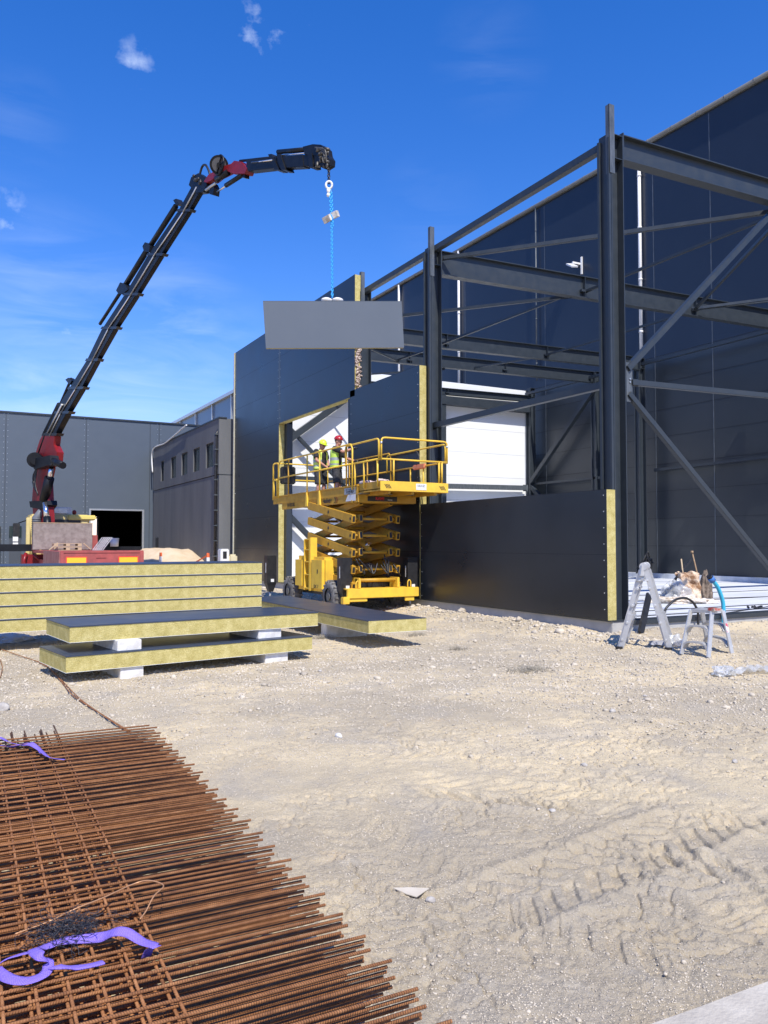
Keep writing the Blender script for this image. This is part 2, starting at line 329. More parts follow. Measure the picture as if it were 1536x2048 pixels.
def build_ground():
    na = 760; az = np.concatenate([np.linspace(-180, -30, 40)[:-1], np.linspace(-30, 31, na), np.linspace(31, 180, 40)[1:-1]])
    r = np.concatenate([[.25, .6, .9, 1.2, 1.5, 1.75], np.geomspace(1.9, 17, 900), np.geomspace(17.3, 60, 140), np.geomspace(65, 3000, 22)])
    A = np.radians(az)+YAW; AA, RR = np.meshgrid(A, r); X = RR*np.sin(AA); Y = RR*np.cos(AA)
    Z = gz(X, Y)*smoothstep(90, 40, RR) - .002*0; nr, nc = X.shape
    co = np.stack([X, Y, Z], -1).reshape(-1, 3)
    i = np.arange(nr-1)[:, None]*nc; j = np.arange(nc)[None, :]; j2 = (j+1) % nc
    f = np.stack([i+j, i+j2, i+nc+j2, i+nc+j], -1).reshape(-1, 4)
    me = bpy.data.meshes.new('ground'); me.vertices.add(len(co)+1); me.vertices.foreach_set('co', np.vstack([co, [[0, 0, 0]]]).ravel())
    tri = np.stack([np.full(nc, len(co)), (np.arange(nc)+1) % nc, np.arange(nc)], -1)
    nl = f.size+tri.size; me.loops.add(nl); me.loops.foreach_set('vertex_index', np.concatenate([f[:, ::-1].ravel(), tri[:, ::-1].ravel()]).astype(np.int32))
    npoly = len(f)+len(tri); me.polygons.add(npoly)
    ls = np.concatenate([np.arange(len(f))*4, len(f)*4+np.arange(len(tri))*3]); me.polygons.foreach_set('loop_start', ls.astype(np.int32))
    me.polygons.foreach_set('use_smooth', np.ones(npoly, bool)); me.update(); me.validate()
    o = bpy.data.objects.new('ground', me); COL.objects.link(o); o['kind'] = 'structure'
    m = bpy.data.materials.new('dry_sandy_gravel'); m.use_nodes = True; t = m.node_tree; b = t.nodes['Principled BSDF']; b.inputs['Roughness'].default_value = .95; b.inputs['Specular IOR Level'].default_value = .15
    g = nd(t, 'ShaderNodeNewGeometry')
    def N(sc, det, ro, seed=0, dist=0):
        n = nd(t, 'ShaderNodeTexNoise'); n.inputs['Scale'].default_value = sc; n.inputs['Detail'].default_value = det; n.inputs['Roughness'].default_value = ro; n.inputs['Distortion'].default_value = dist
        mp = nd(t, 'ShaderNodeMapping'); mp.inputs['Location'].default_value = (seed, seed*1.7, 0); t.links.new(g.outputs['Position'], mp.inputs[0]); t.links.new(mp.outputs[0], n.inputs['Vector']); return n.outputs[0]
    def ramp(x, a, b_): mr = nd(t, 'ShaderNodeMapRange'); mr.inputs[1].default_value = a; mr.inputs[2].default_value = b_; t.links.new(x, mr.inputs[0]); return mr.outputs[0]
    def mixc(f, a, c):
        x = nd(t, 'ShaderNodeMix', data_type='RGBA'); t.links.new(f, x.inputs[0])
        for i, q in ((6, a), (7, c)):
            if isinstance(q, tuple): x.inputs[i].default_value = (*q, 1)
            else: t.links.new(q, x.inputs[i])
        return x.outputs[2]
    big = ramp(N(.45, 5, .6, 3), .42, .60)
    c = mixc(big, (.445, .375, .265), (.65, .535, .345))
    c = mixc(math_(t, 'MULTIPLY', ramp(N(1.6, 6, .65, 11, .6), .50, .68), .8), c, (.43, .38, .30))
    c = mixc(math_(t, 'MULTIPLY', ramp(N(2.6, 5, .6, 23), .60, .72), .6), c, (.62, .48, .29))
    c = mixc(math_(t, 'MULTIPLY', ramp(N(5, 5, .7, 47), .58, .75), .5), c, (.68, .60, .45))
    sp = N(95, 3, .7, 7); c = mixc(math_(t, 'MULTIPLY', ramp(sp, .55, .70), .75), c, (.27, .24, .21))
    c = mixc(math_(t, 'MULTIPLY', ramp(N(140, 2, .6, 9), .60, .70), .5), c, (.68, .64, .58))
    t.links.new(c, b.inputs['Base Color'])
    vo = nd(t, 'ShaderNodeTexVoronoi'); vo.inputs['Scale'].default_value = 55; t.links.new(g.outputs['Position'], vo.inputs['Vector'])
    h = math_(t, 'ADD', math_(t, 'ADD', math_(t, 'MULTIPLY', N(60, 6, .7, 15), .8), math_(t, 'MULTIPLY', N(150, 4, .75, 18, .3), .6)), math_(t, 'MULTIPLY', vo.outputs['Distance'], -.35))
    bp = nd(t, 'ShaderNodeBump'); bp.inputs['Strength'].default_value = 1.0; bp.inputs['Distance'].default_value = .011; t.links.new(h, bp.inputs['Height']); t.links.new(bp.outputs[0], b.inputs['Normal'])
    me.materials.append(m); return o
build_ground()
def gz1(x, y): return float(gz(np.array([x]), np.array([y]), False)[0])
# loose stones: nobody could count them
def stones():
    base = np.array([(1, 0, -.3), (.3, .95, -.2), (-.8, .6, -.35), (-.8, -.6, -.2), (.3, -.95, -.35), (.1, .1, .75), (.6, .5, .45), (-.5, -.2, .6), (.2, -.6, .5)], float)
    bmh = bmesh.new(); [bmh.verts.new(p) for p in base]; bmesh.ops.convex_hull(bmh, input=bmh.verts); bmh.verts.ensure_lookup_table(); bmesh.ops.triangulate(bmh, faces=bmh.faces[:])
    V = np.array([v.co[:] for v in bmh.verts]); F = np.array([[v.index for v in f.verts] for f in bmh.faces]); bmh.free()
    n = 130000
    u = rng.rand(n*2); r = 2.1*np.exp(u*math.log(30/2.1)); a = np.radians(rng.uniform(-29, 31, n*2))+YAW
    x = r*np.sin(a); y = r*np.cos(a)
    dens = .30+.9*smoothstep(.45, .6, fbm(x*.8, y*.8, 3, 51)) + 1.2*np.exp(-((x-9.6)/.6)**2) + .55*smoothstep(7, 9, np.hypot(x, y))
    keep = (rng.rand(n*2) < (dens+.35)*.70) & ~((x > 9.95) & (y > 10.25)); x = x[keep][:n]; y = y[keep][:n]; r = r[keep][:n]; n = len(x)
    s = (.0028+.0075*rng.rand(n)**3)*(.55+smoothstep(4, 12, r)*1.9); big = rng.rand(n) < .012; s[big] *= 2.4
    rub = np.exp(-((x-9.7)/.45)**2)*(y > 9) ; s = s*(1+1.6*rub*rng.rand(n))
    ang = rng.rand(n)*6.28; sc = np.stack([s*rng.uniform(.8, 1.4, n), s*rng.uniform(.7, 1.2, n), s*rng.uniform(.5, .9, n)], -1)
    P = V[None]*sc[:, None]; ca, sa = np.cos(ang)[:, None], np.sin(ang)[:, None]
    Q = np.stack([P[..., 0]*ca-P[..., 1]*sa, P[..., 0]*sa+P[..., 1]*ca, P[..., 2]], -1)
    Q += np.stack([x, y, gz(x, y)+s*.15], -1)[:, None]
    fs = (F[None]+(np.arange(n)*len(V))[:, None, None]).reshape(-1, 3)
    me = bpy.data.meshes.new('loose_stones'); me.vertices.add(n*len(V)); me.vertices.foreach_set('co', Q.reshape(-1)); me.loops.add(fs.size); me.loops.foreach_set('vertex_index', fs.ravel().astype(np.int32))
    me.polygons.add(len(fs)); me.polygons.foreach_set('loop_start', (np.arange(len(fs))*3).astype(np.int32)); me.update(); me.validate()
    m = mat('pebbles', (.43, .375, .295), .95, 0, (.60, .525, .41), 3.0, 2.5, 0, 10, .2); me.materials.append(m)
    t = m.node_tree
    o = bpy.data.objects.new('gravel', me); COL.objects.link(o); tag(o, 'loose pale gravel and small stones scattered over the dusty site', 'gravel', kind='stuff')
stones()
pad = MB(); pz = gz1(2.6, 2.0)+.03
pad.prism([(*onz(1190, 2085, pz).xy, pz-.12), (*onz(1390, 2015, pz).xy, pz-.12), (*onz(1560, 1952, pz).xy, pz-.12), (4.2, 2.5, pz-.12), (4.6, 1.0, pz-.12), (2.0, 1.2, pz-.12)], (0, 0, .125))
o = pad.build('concrete_pavement', mat('worn_pad', (.40, .36, .30), .9, 0, (.60, .55, .46), 2.2, 2, .5, 60, .2), bevel=.01); o['kind'] = 'structure'

# ------------------------------------------------------------------ steel frame extension
XA = 10.087; XH = 25.3; ZT = 9.3; PH = 1.14
B = thing('hall_extension', 'steel framed hall extension, half clad in dark panels, on a concrete plinth', 'building', (0, 0, 0))
# plinth and slab
m = MB(); m.box(XA+.05, XA+.35, 10.30, 30.95, -.6, .297); m.box(XA+.351, 40, 10.30, 10.60, -.6, .225); m.build('plinth', M['concrete'], B, bevel=.008)
m = MB(); m.box(XA+.36, XH-.012, 10.62, 30.9, -.2, .262); sl = m.build('floor_slab', M['slab'], B)
m = MB()
for y in (11.1, 11.9, 13.4, 15.6): m.bar((XA+.4, y, .268), (XH-.02, y+random.uniform(-.3, .5), .268), .05, .014)
m.bar((13.5, 10.7, .268), (24, 13.8, .268), .045, .014); m.bar((12.4, 14.6, .268), (25, 12.5, .268), .04, .014); m.build('floor_joint_strip', M['joint'], B)
m = MB(); m.box(XH-.22, XH-.014, 10.7, 30.7, .263, .45); m.build('base_upstand', M['slab'], B)
m = MB(); m.box(XA-.005, XA+.36, 10.28, 30.95, .2975, .312); m.box(XA+.37, 40, 10.26, 10.56, .226, .30); m.build('base_flashing', M['steel'], B)
# wall panels on the facade
def wpanel(y0, y1, z0, z1, x0=XA, x1=XA+.21):
    q = MB(); q.box(x0+.004, x1-.004, y0+.001, y1-.001, z0+.0005, z1, 1)
    q.box(x0+.0015, x0+.0038, y0+.002, y1-.002, z1-.005, z1+.005, 2); q.box(x0, x0+.0035, y0, y1, z0+.003, z1-.003, 0); q.box(x1-.0035, x1, y0, y1, z0+.003, z1-.003, 0)
    return q.build('wall_panel', [M['skin_dark'], M['wool'], M['joint']], B)
for i in range(2): wpanel(10.35, 16.58, .315+i*PH, .315+(i+1)*PH-.0015)
for i in range(5): wpanel(16.62, 20.45, .315+i*PH, .315+(i+1)*PH-.0015)
for i in range(3): wpanel(20.15, 26.0, 5.83+i*1.163, 5.83+(i+1)*1.163-.0015)
zs = [.315, 1.455, 2.6, 3.74, 4.88, 5.83, 6.993, 8.156]
zs.append(9.319)
for i in range(8): wpanel(26.03, 30.9, zs[i], zs[i+1]-.0015)
m = MB(); m.box(XA-.03, XA+.24, 30.9, 31.0, .3, 9.32); m.build('end_trim', mat('foam_trim', (.45, .43, .33), .9, 0, (.6, .58, .45), 8), B)
m = MB(); m.box(XA-.004, XA+.006, 25.99, 26.04, 5.8, 9.3); m.build('joint_cover', M['steel_edge'], B)
# torn insulation end left open above the middle bay
m = MB()
for k in range(60):
    z = 6.05+k*.0215; w = random.uniform(.0, .02)
    m.ell((XA+.10+random.uniform(-.07, .07), 20.13-w, z), (random.uniform(.03, .075), .03, random.uniform(.02, .05)), 7, 5)
m.build('torn_insulation', mat('torn_wool', (.10, .055, .04), .95, 0, (.62, .52, .45), 22, 2.5, .8, 60, .1), B)
# screws along the panel joints
m = MB()
for (y, z0, z1) in ((10.42, .5, 2.5), (16.52, .4, 2.5), (20.38, .5, 5.9), (25.93, 6, 9.2), (26.12, 6, 9.2), (16.7, 2.7, 5.9), (30.8, .5, 9)):
    z = z0
    while z < z1: m.cyl((XA-.008, y, z), (XA, y, z), .011, 6); z += .285
m.build('screw', M['galv'], B)['kind'] = 'stuff'
# opening lining and posts
m = MB(); m.box(XA+.003, XA+.206, 20.5, 25.98, 5.808, 5.828); m.build('lintel_lining', M['wool'], B)
m = MB(); m.box(XA+.22, XA+.42, 25.84, 26.04, .3, 5.8); m.build('door_post', M['steel'], B)
m = MB(); m.box(XA+.01, XA+.22, 20.455, 20.60, .3, 5.8); m.box(XA+.0, XA+.4, 20.455, 20.5, .3, 5.8); m.build('door_post', M['black'], B)
# columns
def column(y, x=XA+.22, top=8.95, base=.26, stub=None, mat_=None, half=.15, dep=.30):
    q = MB(); q.box(x, x+.018, y-half, y+half, base, top); q.box(x+dep-.018, x+dep, y-half, y+half, base, top); q.box(x+.018, x+dep-.018, y-.006, y+.006, base, top)
    for z in (top-.02, top-.45, base+.01): q.box(x+.019, x+dep-.019, y-half+.01, y+half-.01, z, z+.014)
    for k in (-1, 1):
        q.bar((x-.03, y+k*half*.8, base), (x-.03, y+k*half*.8, top-.1), .05, .05)
    o = q.build('column', mat_ or M['steel'], B)
    if stub:
        s = MB(); s.box(x-.04, x+.08, y-half-.01, y-half+.005, top-.75, stub); s.box(x-.04, x-.03, y-half-.009, y-half+.09, top-.75, stub); s.build('panel_bracket', M['steel_edge'], B)
    return o
column(10.52, stub=9.52, top=9.02); column(16.56, stub=9.42); column(20.28, stub=9.42); column(26.2, top=9.0); column(30.6, top=9.0)
for (x, y) in ((24.55, 23.4), (24.85, 26.2), (24.7, 30.5), (24.55, 16.5)): column(y, x=x, top=9.2, base=.44)
# rafters
def rafter(y, x0, x1, z0, z1, h=.46):
    q = MB(); q.ibeam((x0, y, z0-h/2), (x1, y, z1-h/2), h, .22, .02, .012)
    q.box(x0-.01, x0+.012, y-.13, y+.13, z0-h-.02, z0+.02); q.box(x1-.012, x1+.01, y-.13, y+.13, z1-h-.02, z1+.02)
    for f in (.34, .66):
        X = x0+(x1-x0)*f; Z = z0+(z1-z0)*f; q.box(X-.006, X+.006, y-.11, y+.11, Z-h+.02, Z-.02)
        q.box(X-.12, X+.12, y-.10, y-.02, Z-h*.72, Z-h*.62)
    return q.build('roof_beam', M['steel'], B)
rafter(10.5, XA+.53, 24.5, 9.06, 9.42, .46); rafter(16.56, XA+.53, 24.5, 8.9, 9.25, .60); rafter(23.3, XA+.35, 24.5, 8.85, 9.2, .52); rafter(26.2, XA+.53, 24.8, 8.88, 9.18, .48)
rafter(30.4, XA+.53, 24.7, 8.55, 8.8, .3)
# eave beam along the facade and along the old hall
def brace(p, q, w=.10, h=None, name='brace', mt='steel'):
    k = MB(); k.bar(p, q, w, h or w); d = (Vector(q)-Vector(p)).normalized()
    for a, s in ((p, 1), (q, -1)): k.bar(Vector(a)-d*.12*s, Vector(a)+d*.18*s, .014, w*1.4)
    return k.build(name, M[mt], B, bevel=.004)
XC = XA+.37
brace((XC, 10.66, 8.92), (XC, 16.45, 8.90), .14, .14, 'eave_beam'); brace((XC, 16.70, 8.90), (XC, 30.5, 8.88), .14, .14, 'eave_beam')
brace((24.6, 11, 8.93), (24.6, 30.4, 8.9), .12, .12, 'eave_beam')
zb = 9.0-.23
apx = (15.6, 10.55, 8.75)
brace((XC+.25, 16.45, 8.72), apx, .09); brace((15.4, 16.45, 8.62), apx, .07); brace((19.75, 16.45, 8.75), apx, .08)
brace((19.75, 16.45, 8.75), (25, 10.8, 9.1), .08); brace((19.75, 16.45, 8.72), (24.4, 12.6, 9.1), .06)
brace((XC+.2, 23.2, 8.7), (14.9, 16.7, 8.45), .08); brace((14.85, 23.2, 8.52), (14.9, 16.7, 8.5), .07); brace((14.85, 23.2, 8.52), (XC+.3, 17.0, 8.7), .07)
brace((19.65, 23.2, 8.72), (19.75, 16.7, 8.7), .07); brace((14.9, 26.1, 8.6), (14.85, 23.4, 8.5), .06); brace((18.5, 26.1, 8.7), (19.6, 23.4, 8.7), .06)
brace((13.2, 30.3, 8.5), (17.0, 26.3, 8.5), .06); brace((14.9, 26.1, 8.55), (XC+.3, 23.5, 8.6), .06)
# bracing in the near end wall
Ye = 10.62
m1 = ony(1262, 765, Ye); m2 = ony(1560, 794, Ye)
brace(m1, m2, .10, .10, 'girt'); brace(ony(1254, 738, Ye), ony(1545, 424, Ye), .11); brace(ony(1256, 787, Ye), ony(1560, 1162, Ye), .10)
k = MB(); a = ony(1256, 762, Ye); k.box(a.x-.05, a.x+.10, Ye-.012, Ye+.0, a.z-.38, a.z+.34); k.build('gusset_plate', M['steel_edge'], B)
m = MB()
for dz in (-.26, -.02, .04, .24): m.cyl((a.x+.03, Ye-.03, a.z+dz), (a.x+.03, Ye-.012, a.z+dz), .016, 8)
m.build('bolt', M['galv'], B)['kind'] = 'stuff'
brace(onx(866, 852, XC), onx(1213, 769, XC), .13, .13, 'girt')
# bracing seen through the opening and in the back wall
brace(ony(560, 892, 30.3), ony(700, 792, 30.3), .26, .26, 'brace', 'steel'); brace(ony(566, 842, 30.3), ony(700, 985, 30.3), .14, .14); brace(ony(560, 1012, 30.3), ony(650, 1106, 30.3), .2, .2)
brace(ony(560, 956, 30.3), ony(720, 964, 30.3), .3, .22, 'girt')
brace(ony(880, 972, 30.4), ony(1052, 976, 30.4), .22, .22, 'girt', 'steel_edge')
brace(onx(1062, 965, 24.75), onx(1188, 778, 24.75), .2, .2); brace(onx(1062, 972, 24.75), onx(1110, 1030, 24.75), .18, .18)
brace(onx(1058, 969, 24.9), onx(1200, 955, 24.9), .1, .1, 'girt'); brace(onx(1312, 940, 25.1), onx(1560, 911, 25.1), .1, .1, 'girt')
# white far end wall
m = MB()
m.box(XA+.45, XH-.5, 30.72, 30.92, .262, 9.1)
m.build('end_wall', M['white_panel'], B)
m = MB()
for i in range(1, 8): z = .3+i*1.12; m.box(XA+.45, XH-.5, 30.716, 30.719, z, z+.012)
m.build('panel_seam', mat('seam_grey', (.45, .46, .48), .7), B)
q = ony(885, 900, 30.4); m = MB(); m.box(q.x-.14, q.x+.14, 30.3, 30.6, .26, 8.4); m.build('column', M['steel'], B)
q = ony(885, 790, 30.4); m = MB(); m.box(XA+.6, 24.6, 30.25, 30.65, q.z-.42, q.z-.05); m.build('roof_beam', M['steel'], B)

# ------------------------------------------------------------------ old hall behind
Hh = thing('tall_hall', 'tall navy clad hall rising behind the steel frame with grey gutter and white downpipes', 'building')
m = MB(); m.box(XH, XH+12, 6, 62, 9.25, 18.18, 0); m.build('upper_wall', mat('navy_cladding', (.018, .026, .043), .30, 0, (.022, .031, .049), .5, 1, .03, 1.2, .38), Hh)
m = MB(); m.box(XH+.003, XH+12, 6, 62, -.5, 9.245, 0); m.build('lower_wall', mat('slate_cladding', (.027, .034, .041), .36, 0, (.034, .041, .049), .6, 1, .03, 1.2, .5), Hh)
m = MB()
for i in range(1, 9): m.box(XH-.003, XH+.004, 6, 62, .45+i*1.1, .45+i*1.1+.014)
m.build('panel_seam', M['joint'], Hh)
m = MB()
for y in (20.6, 23.4, 30.2, 37.0): m.box(XH-.006, XH+.02, y-.28, y-.24, .3, 18.1)
m.build('vertical_flashing', M['steel_edge'], Hh)
m = MB(); m.tube([(XH-.06, 6, 18.28), (XH-.06, 62, 18.28)], .105, 12); m.box(XH+.06, XH+.5, 6, 62, 18.181, 18.34)
y = 7.0
while y < 62: m.tube([(XH-.06, y, 18.28), (XH-.06, y+.05, 18.28)], .118, 12); y += 1.25
m.build('gutter', mat('zinc_gutter', (.15, .15, .14), .45, .3, (.2, .2, .185), 3), Hh)
for (y, z0) in ((23.75, 9.6), (30.45, 9.6), (37.2, 9.4), (44, 9)):
    m = MB(); m.tube([(XH-.12, y, z0), (XH-.12, y, 18.2)], .07 if y != 30.45 else .035, 10)
    z = z0+.8
    while z < 18: m.tube([(XH-.12, y, z), (XH-.12, y, z+.08)], .085 if y != 30.45 else .045, 10); z += 2.2
    m.build('downpipe', M['white'] if y != 30.45 else M['steel_edge'], Hh)
q = onx(1150, 532, XH-.35); m = MB()
m.box(XH-.5, XH-.003, q.y-.04, q.y+.04, q.z+.1, q.z+.18); m.box(XH-.06, XH-.003, q.y-.12, q.y-.04, q.z-.35, q.z+.45)
m.bar(q+Vector((-.2, -.2, -.12)), q+Vector((.15, .55, .28)), .3, .07); m.build('floodlight', M['white'], Hh)
# further wing of the hall with banded cladding
G = thing('banded_hall', 'far wing of the hall with dark blue panes above the concrete annex', 'building')
m = MB(); m.box(XH+.4, XH+10, 63, 108, 0, 17.0); m.build('wall', mat('blue_cladding', (.045, .075, .13), .3, 0, (.05, .085, .15), .3, 1, .02, 1, .6), G)
m = MB()
for yy in (72, 79.5, 86.3, 93, 100): m.box(XH+.22, XH+.399, yy-.1, yy+.12, 0, 16.95)
m.build('mullion', M['galv'], G)
m = MB(); m.box(XH+.1, XH+.6, 63, 108.4, 17.001, 17.35); m.build('gutter', M['galv'], G)

# ------------------------------------------------------------------ dark concrete annex
AN = thing('concrete_annex', 'dark cast concrete annex with five small windows beside the clad facade', 'building')
X0 = 9.66; Y0 = 31.6; Y1 = 43.3
def annex():
    wins = []
    for (xa, xb, yt, yb) in ((321.5, 328, 924.5, 962.5), (341.5, 352, 914.5, 956), (362.5, 375, 905.5, 949.5), (386, 399.5, 895, 942.5), (411.5, 427, 884, 934)):
        a = onx(xb, yt, X0); b_ = onx(xa, yb, X0); wins.append((a.y, b_.y, onx((xa+xb)/2, yb, X0).z, onx((xa+xb)/2, yt, X0).z))
    wins.sort(); zb_ = sum(w[2] for w in wins)/5; zt = sum(w[3] for w in wins)/5
    q = MB(); led = 4.47; x1 = X0+.3
    q.box(X0+.02, x1, Y0, Y1, -.3, led-.03)
    q.box(X0, x1, Y0, Y1, led, zb_); q.box(X0, x1, Y0, Y1, zt, 6.75)
    ys = [Y0]+[v for w in wins for v in w[:2]]+[Y1]
    for i in range(0, len(ys), 2): q.box(X0, x1, ys[i], ys[i+1], zb_, zt)
    q.box(X0+.3, 12.5, Y0, Y0+.3, -.3, 6.75)
    o = q.build('wall', M['dark_concrete'], AN)
    for w in wins:
        f = MB(); f.box(X0+.09, X0+.2, w[0]+.02, w[1]-.02, zb_+.02, zt-.02); f.box(X0+.084, X0+.089, (w[0]+w[1])/2-.02, (w[0]+w[1])/2+.02, zb_, zt)
        wo_ = f.build('window', mat('shutter_glass', (.04, .058, .058), .25, 0), AN)
        f = MB(); 
        for (a, b_) in ((w[0], w[0]+.04), (w[1]-.04, w[1])): f.box(X0+.05, X0+.083, a, b_, zb_+.001, zt-.001)
        f.box(X0+.05, X0+.082, w[0]+.04, w[1]-.04, zt-.05, zt-.001); f.build('frame', M['black'], wo_)
    f = MB(); f.box(X0-.03, X0+.32, Y0-.03, Y1, 6.751, 6.80); f.box(X0+.02, 12.5, Y0-.01, Y0+.02, led-.029, led-.002); f.build('coping', M['steel'], AN)
    yy = onx(434.5, 980, X0).y; f = MB(); f.tube([(X0-.07, yy, .1), (X0-.07, yy, 6.1), (X0+.05, yy, 6.3)], .06, 8); f.build('downpipe', M['black'], AN)
    f = MB(); z = .5
    while z < 6.2: f.box(X0-.14, X0, yy-.09, yy+.09, z, z+.04); z += .62
    f.build('pipe_clip', M['steel_edge'], AN)
    f = MB(); f.box(X0-.008, X0+.04, 42.0, 42.6, .6, 1.95); f.build('opening', M['black'], AN)
    pts = [onx(305, 945, X0-.1), onx(305.5, 900, X0-.1), onx(330, 886, X0-.1), onx(352, 868, X0-.1), onx(363, 858, X0-.1), onx(373, 850, X0-.1)]
    f = MB(); f.tube(smooth_curve(pts), .035, 6); f.build('white_hose', M['white'], AN)
    q = MB(); q.box(12.5, 25, Y0+.5, Y1, -.3, 6.2); q.build('rear_block', M['dark_concrete'], AN)
annex()
# ------------------------------------------------------------------ far warehouse
WH = thing('grey_warehouse', 'long grey clad warehouse across the yard with an open dark gateway', 'building')
Yw = 43.7; gx0, gx1, gzt = ony(180.5, 1100, Yw).x, ony(283.5, 1100, Yw).x, 3.38
def wbox(q, xa, xb, za, zb_, mi=0): q.box(xa, xb, Yw, Yw+.25, za, zb_, mi)
m = MB(); wbox(m, -45, gx0, -.3, 8.15); wbox(m, gx1, 14, -.3, 8.15); wbox(m, gx0, gx1, gzt, 8.15)
m.build('wall', M['skin_lit'], WH)
m = MB()
jm = mat('joint_cover_slate', (.05, .06, .072), .4)  # dark grey strip over each joint
for x in (ony(11, 900, Yw).x, ony(172, 900, Yw).x, ony(300, 900, Yw).x, ony(318, 900, Yw).x):
    m = MB(); m.box(x-.02, x+.02, Yw-.006, Yw-.001, 0, 8.1); m.build('joint_cover', jm, WH)
m = MB()
for x in (ony(11, 900, Yw).x, ony(172, 900, Yw).x, ony(318, 900, Yw).x):
    for k in range(28):
        for s in (-.09, .09): m.box(x+s-.012, x+s+.012, Yw-.012, Yw-.001, .4+k*.285, .43+k*.285)
m.build('screw', M['galv'], WH)['kind'] = 'stuff'
m = MB()
for k in range(1, 8): m.box(-45, ony(11, 900, Yw).x, Yw-.004, Yw-.0005, k*1.15, k*1.15+.01)
m.build('panel_seam', mat('seam_pale', (.12, .14, .165), .5), WH)
m = MB(); m.box(-45, 14.1, Yw-.06, Yw+.4, 8.151, 8.23); m.build('coping', M['steel'], WH)
m = MB(); m.box(gx0-.08, gx0, Yw-.02, Yw+.26, 0, gzt+.08); m.box(gx1, gx1+.10, Yw-.02, Yw+.26, 0, gzt+.08); m.box(gx0, gx1, Yw-.02, Yw+.26, gzt, gzt+.08); m.build('gate_frame', M['galv'], WH)
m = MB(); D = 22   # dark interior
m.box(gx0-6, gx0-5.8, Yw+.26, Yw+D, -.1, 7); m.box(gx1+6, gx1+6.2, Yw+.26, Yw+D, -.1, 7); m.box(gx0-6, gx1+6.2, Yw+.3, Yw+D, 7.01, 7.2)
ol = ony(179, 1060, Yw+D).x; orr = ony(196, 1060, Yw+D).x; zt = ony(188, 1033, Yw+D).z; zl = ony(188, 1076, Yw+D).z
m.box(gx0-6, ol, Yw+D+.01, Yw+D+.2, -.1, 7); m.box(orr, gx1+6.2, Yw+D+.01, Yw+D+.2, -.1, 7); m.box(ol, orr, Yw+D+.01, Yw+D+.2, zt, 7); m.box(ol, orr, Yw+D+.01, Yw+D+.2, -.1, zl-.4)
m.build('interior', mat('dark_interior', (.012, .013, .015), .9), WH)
m = MB(); m.box(ol-.1, ol+.08, Yw+D-.02, Yw+D+.21, zl-.4, zt); m.box(orr-.08, orr+.1, Yw+D-.02, Yw+D+.21, zl-.4, zt); m.box(ol, orr, Yw+D-.03, Yw+D+.22, zt-.16, zt-.04); m.build('far_doorway', M['white'], WH)
# small doors at the left
m = MB(); a = ony(20, 1055, Yw).x; b_ = ony(42, 1055, Yw).x; z = ony(30, 1053, Yw).z
m.box(a-.02, b_, Yw-.05, Yw-.008, 0, z); m.build('side_door', mat('door_grey', (.06, .07, .085), .5), WH)
m = MB(); m.box(a-.04, b_+.02, Yw-.07, Yw-.051, z-.55, z+.02); m.box(ony(-6, 1055, Yw).x, ony(1.5, 1055, Yw).x, Yw-.07, Yw-.008, 0, z+.0); m.build('door_window', M['glass'], WH)
# ------------------------------------------------------------------ loose sandwich panels and foam blocks
def ipanel(label, o, ax, ay, L, Wd, z, th=.2, group=None, rollz=None, mskin='skin_top'):
    """o = near-left corner (x, y); ax unit vector along the length, ay across"""
    t = thing('sandwich_panel', label, 'wall panel', (o[0], o[1], z), math.atan2(ax[1], ax[0]), group)
    c = MB(); c.box(.004, L-.004, .004, Wd-.004, .004, th-.004); oc = c.build('insulation_core', M['wool'], t)
    for n, (a, b) in (('top_sheet', (th-.0035, th)), ('bottom_sheet', (0, .0035))):
        s = MB(); s.box(0, L, 0, Wd, a, b)
        if n == 'top_sheet': s.box(-.0015, L+.0015, -.0035, -.0012, a-.010, b); s.box(-.0035, -.0012, 0, Wd, a-.006, b)
        s.build(n, M[mskin] if n == 'top_sheet' else M['white_panel'], t)
    return t
M['skin_top'] = mat('glossy_dark_sky_sheet', (.030, .046, .080), .33, 0, (.038, .056, .094), 1.5, 1.2, .03, 1.5, .5, rvar=.1)  # blue in the base colour paints the sky reflected by the sheet
def unit(a): a = R(a); return (math.cos(a), math.sin(a))
# tall stack
ang = 6.2; ax = unit(ang); ay = (-ax[1], ax[0]); rc = Vector((5.1, 13.97)); L = 7.4; lc = rc-Vector(ax)*L
ZS = .29; order = ['bottom', 'second from the bottom', 'middle', 'second from the top', 'top']
for i in range(5):
    ipanel('long yellow edged sandwich panel, %s of five in the tall stack' % order[i], (lc.x+random.uniform(-.01, .01), lc.y+random.uniform(-.006, .006)), ax, ay, L, 1.14, ZS+i*.2055, .2, 'panels in the tall stack')
# front pair
p0 = onz(131, 1346.7, .13); p1 = onz(625, 1299.5, .13)
a2 = Vector((p1.x-p0.x, p1.y-p0.y)); L2 = a2.length; a2 = a2.normalized(); b2 = (-a2.y, a2.x)
ipanel('short sandwich panel, lower of the front pair, just above the ground', (p0.x, p0.y), a2, b2, L2, 1.16, .13, .2, 'front pair of panels')
q0 = onz(138.5, 1286.3, .46); q1 = onz(636.3, 1251.6, .46); a3 = Vector((q1.x-q0.x, q1.y-q0.y)); L3 = a3.length; a3 = a3.normalized(); b3 = (-a3.y, a3.x)
ipanel('short dark topped sandwich panel, upper of the front pair on foam blocks', (q0.x, q0.y), a3, b3, L3, 1.16, .46, .2, 'front pair of panels')
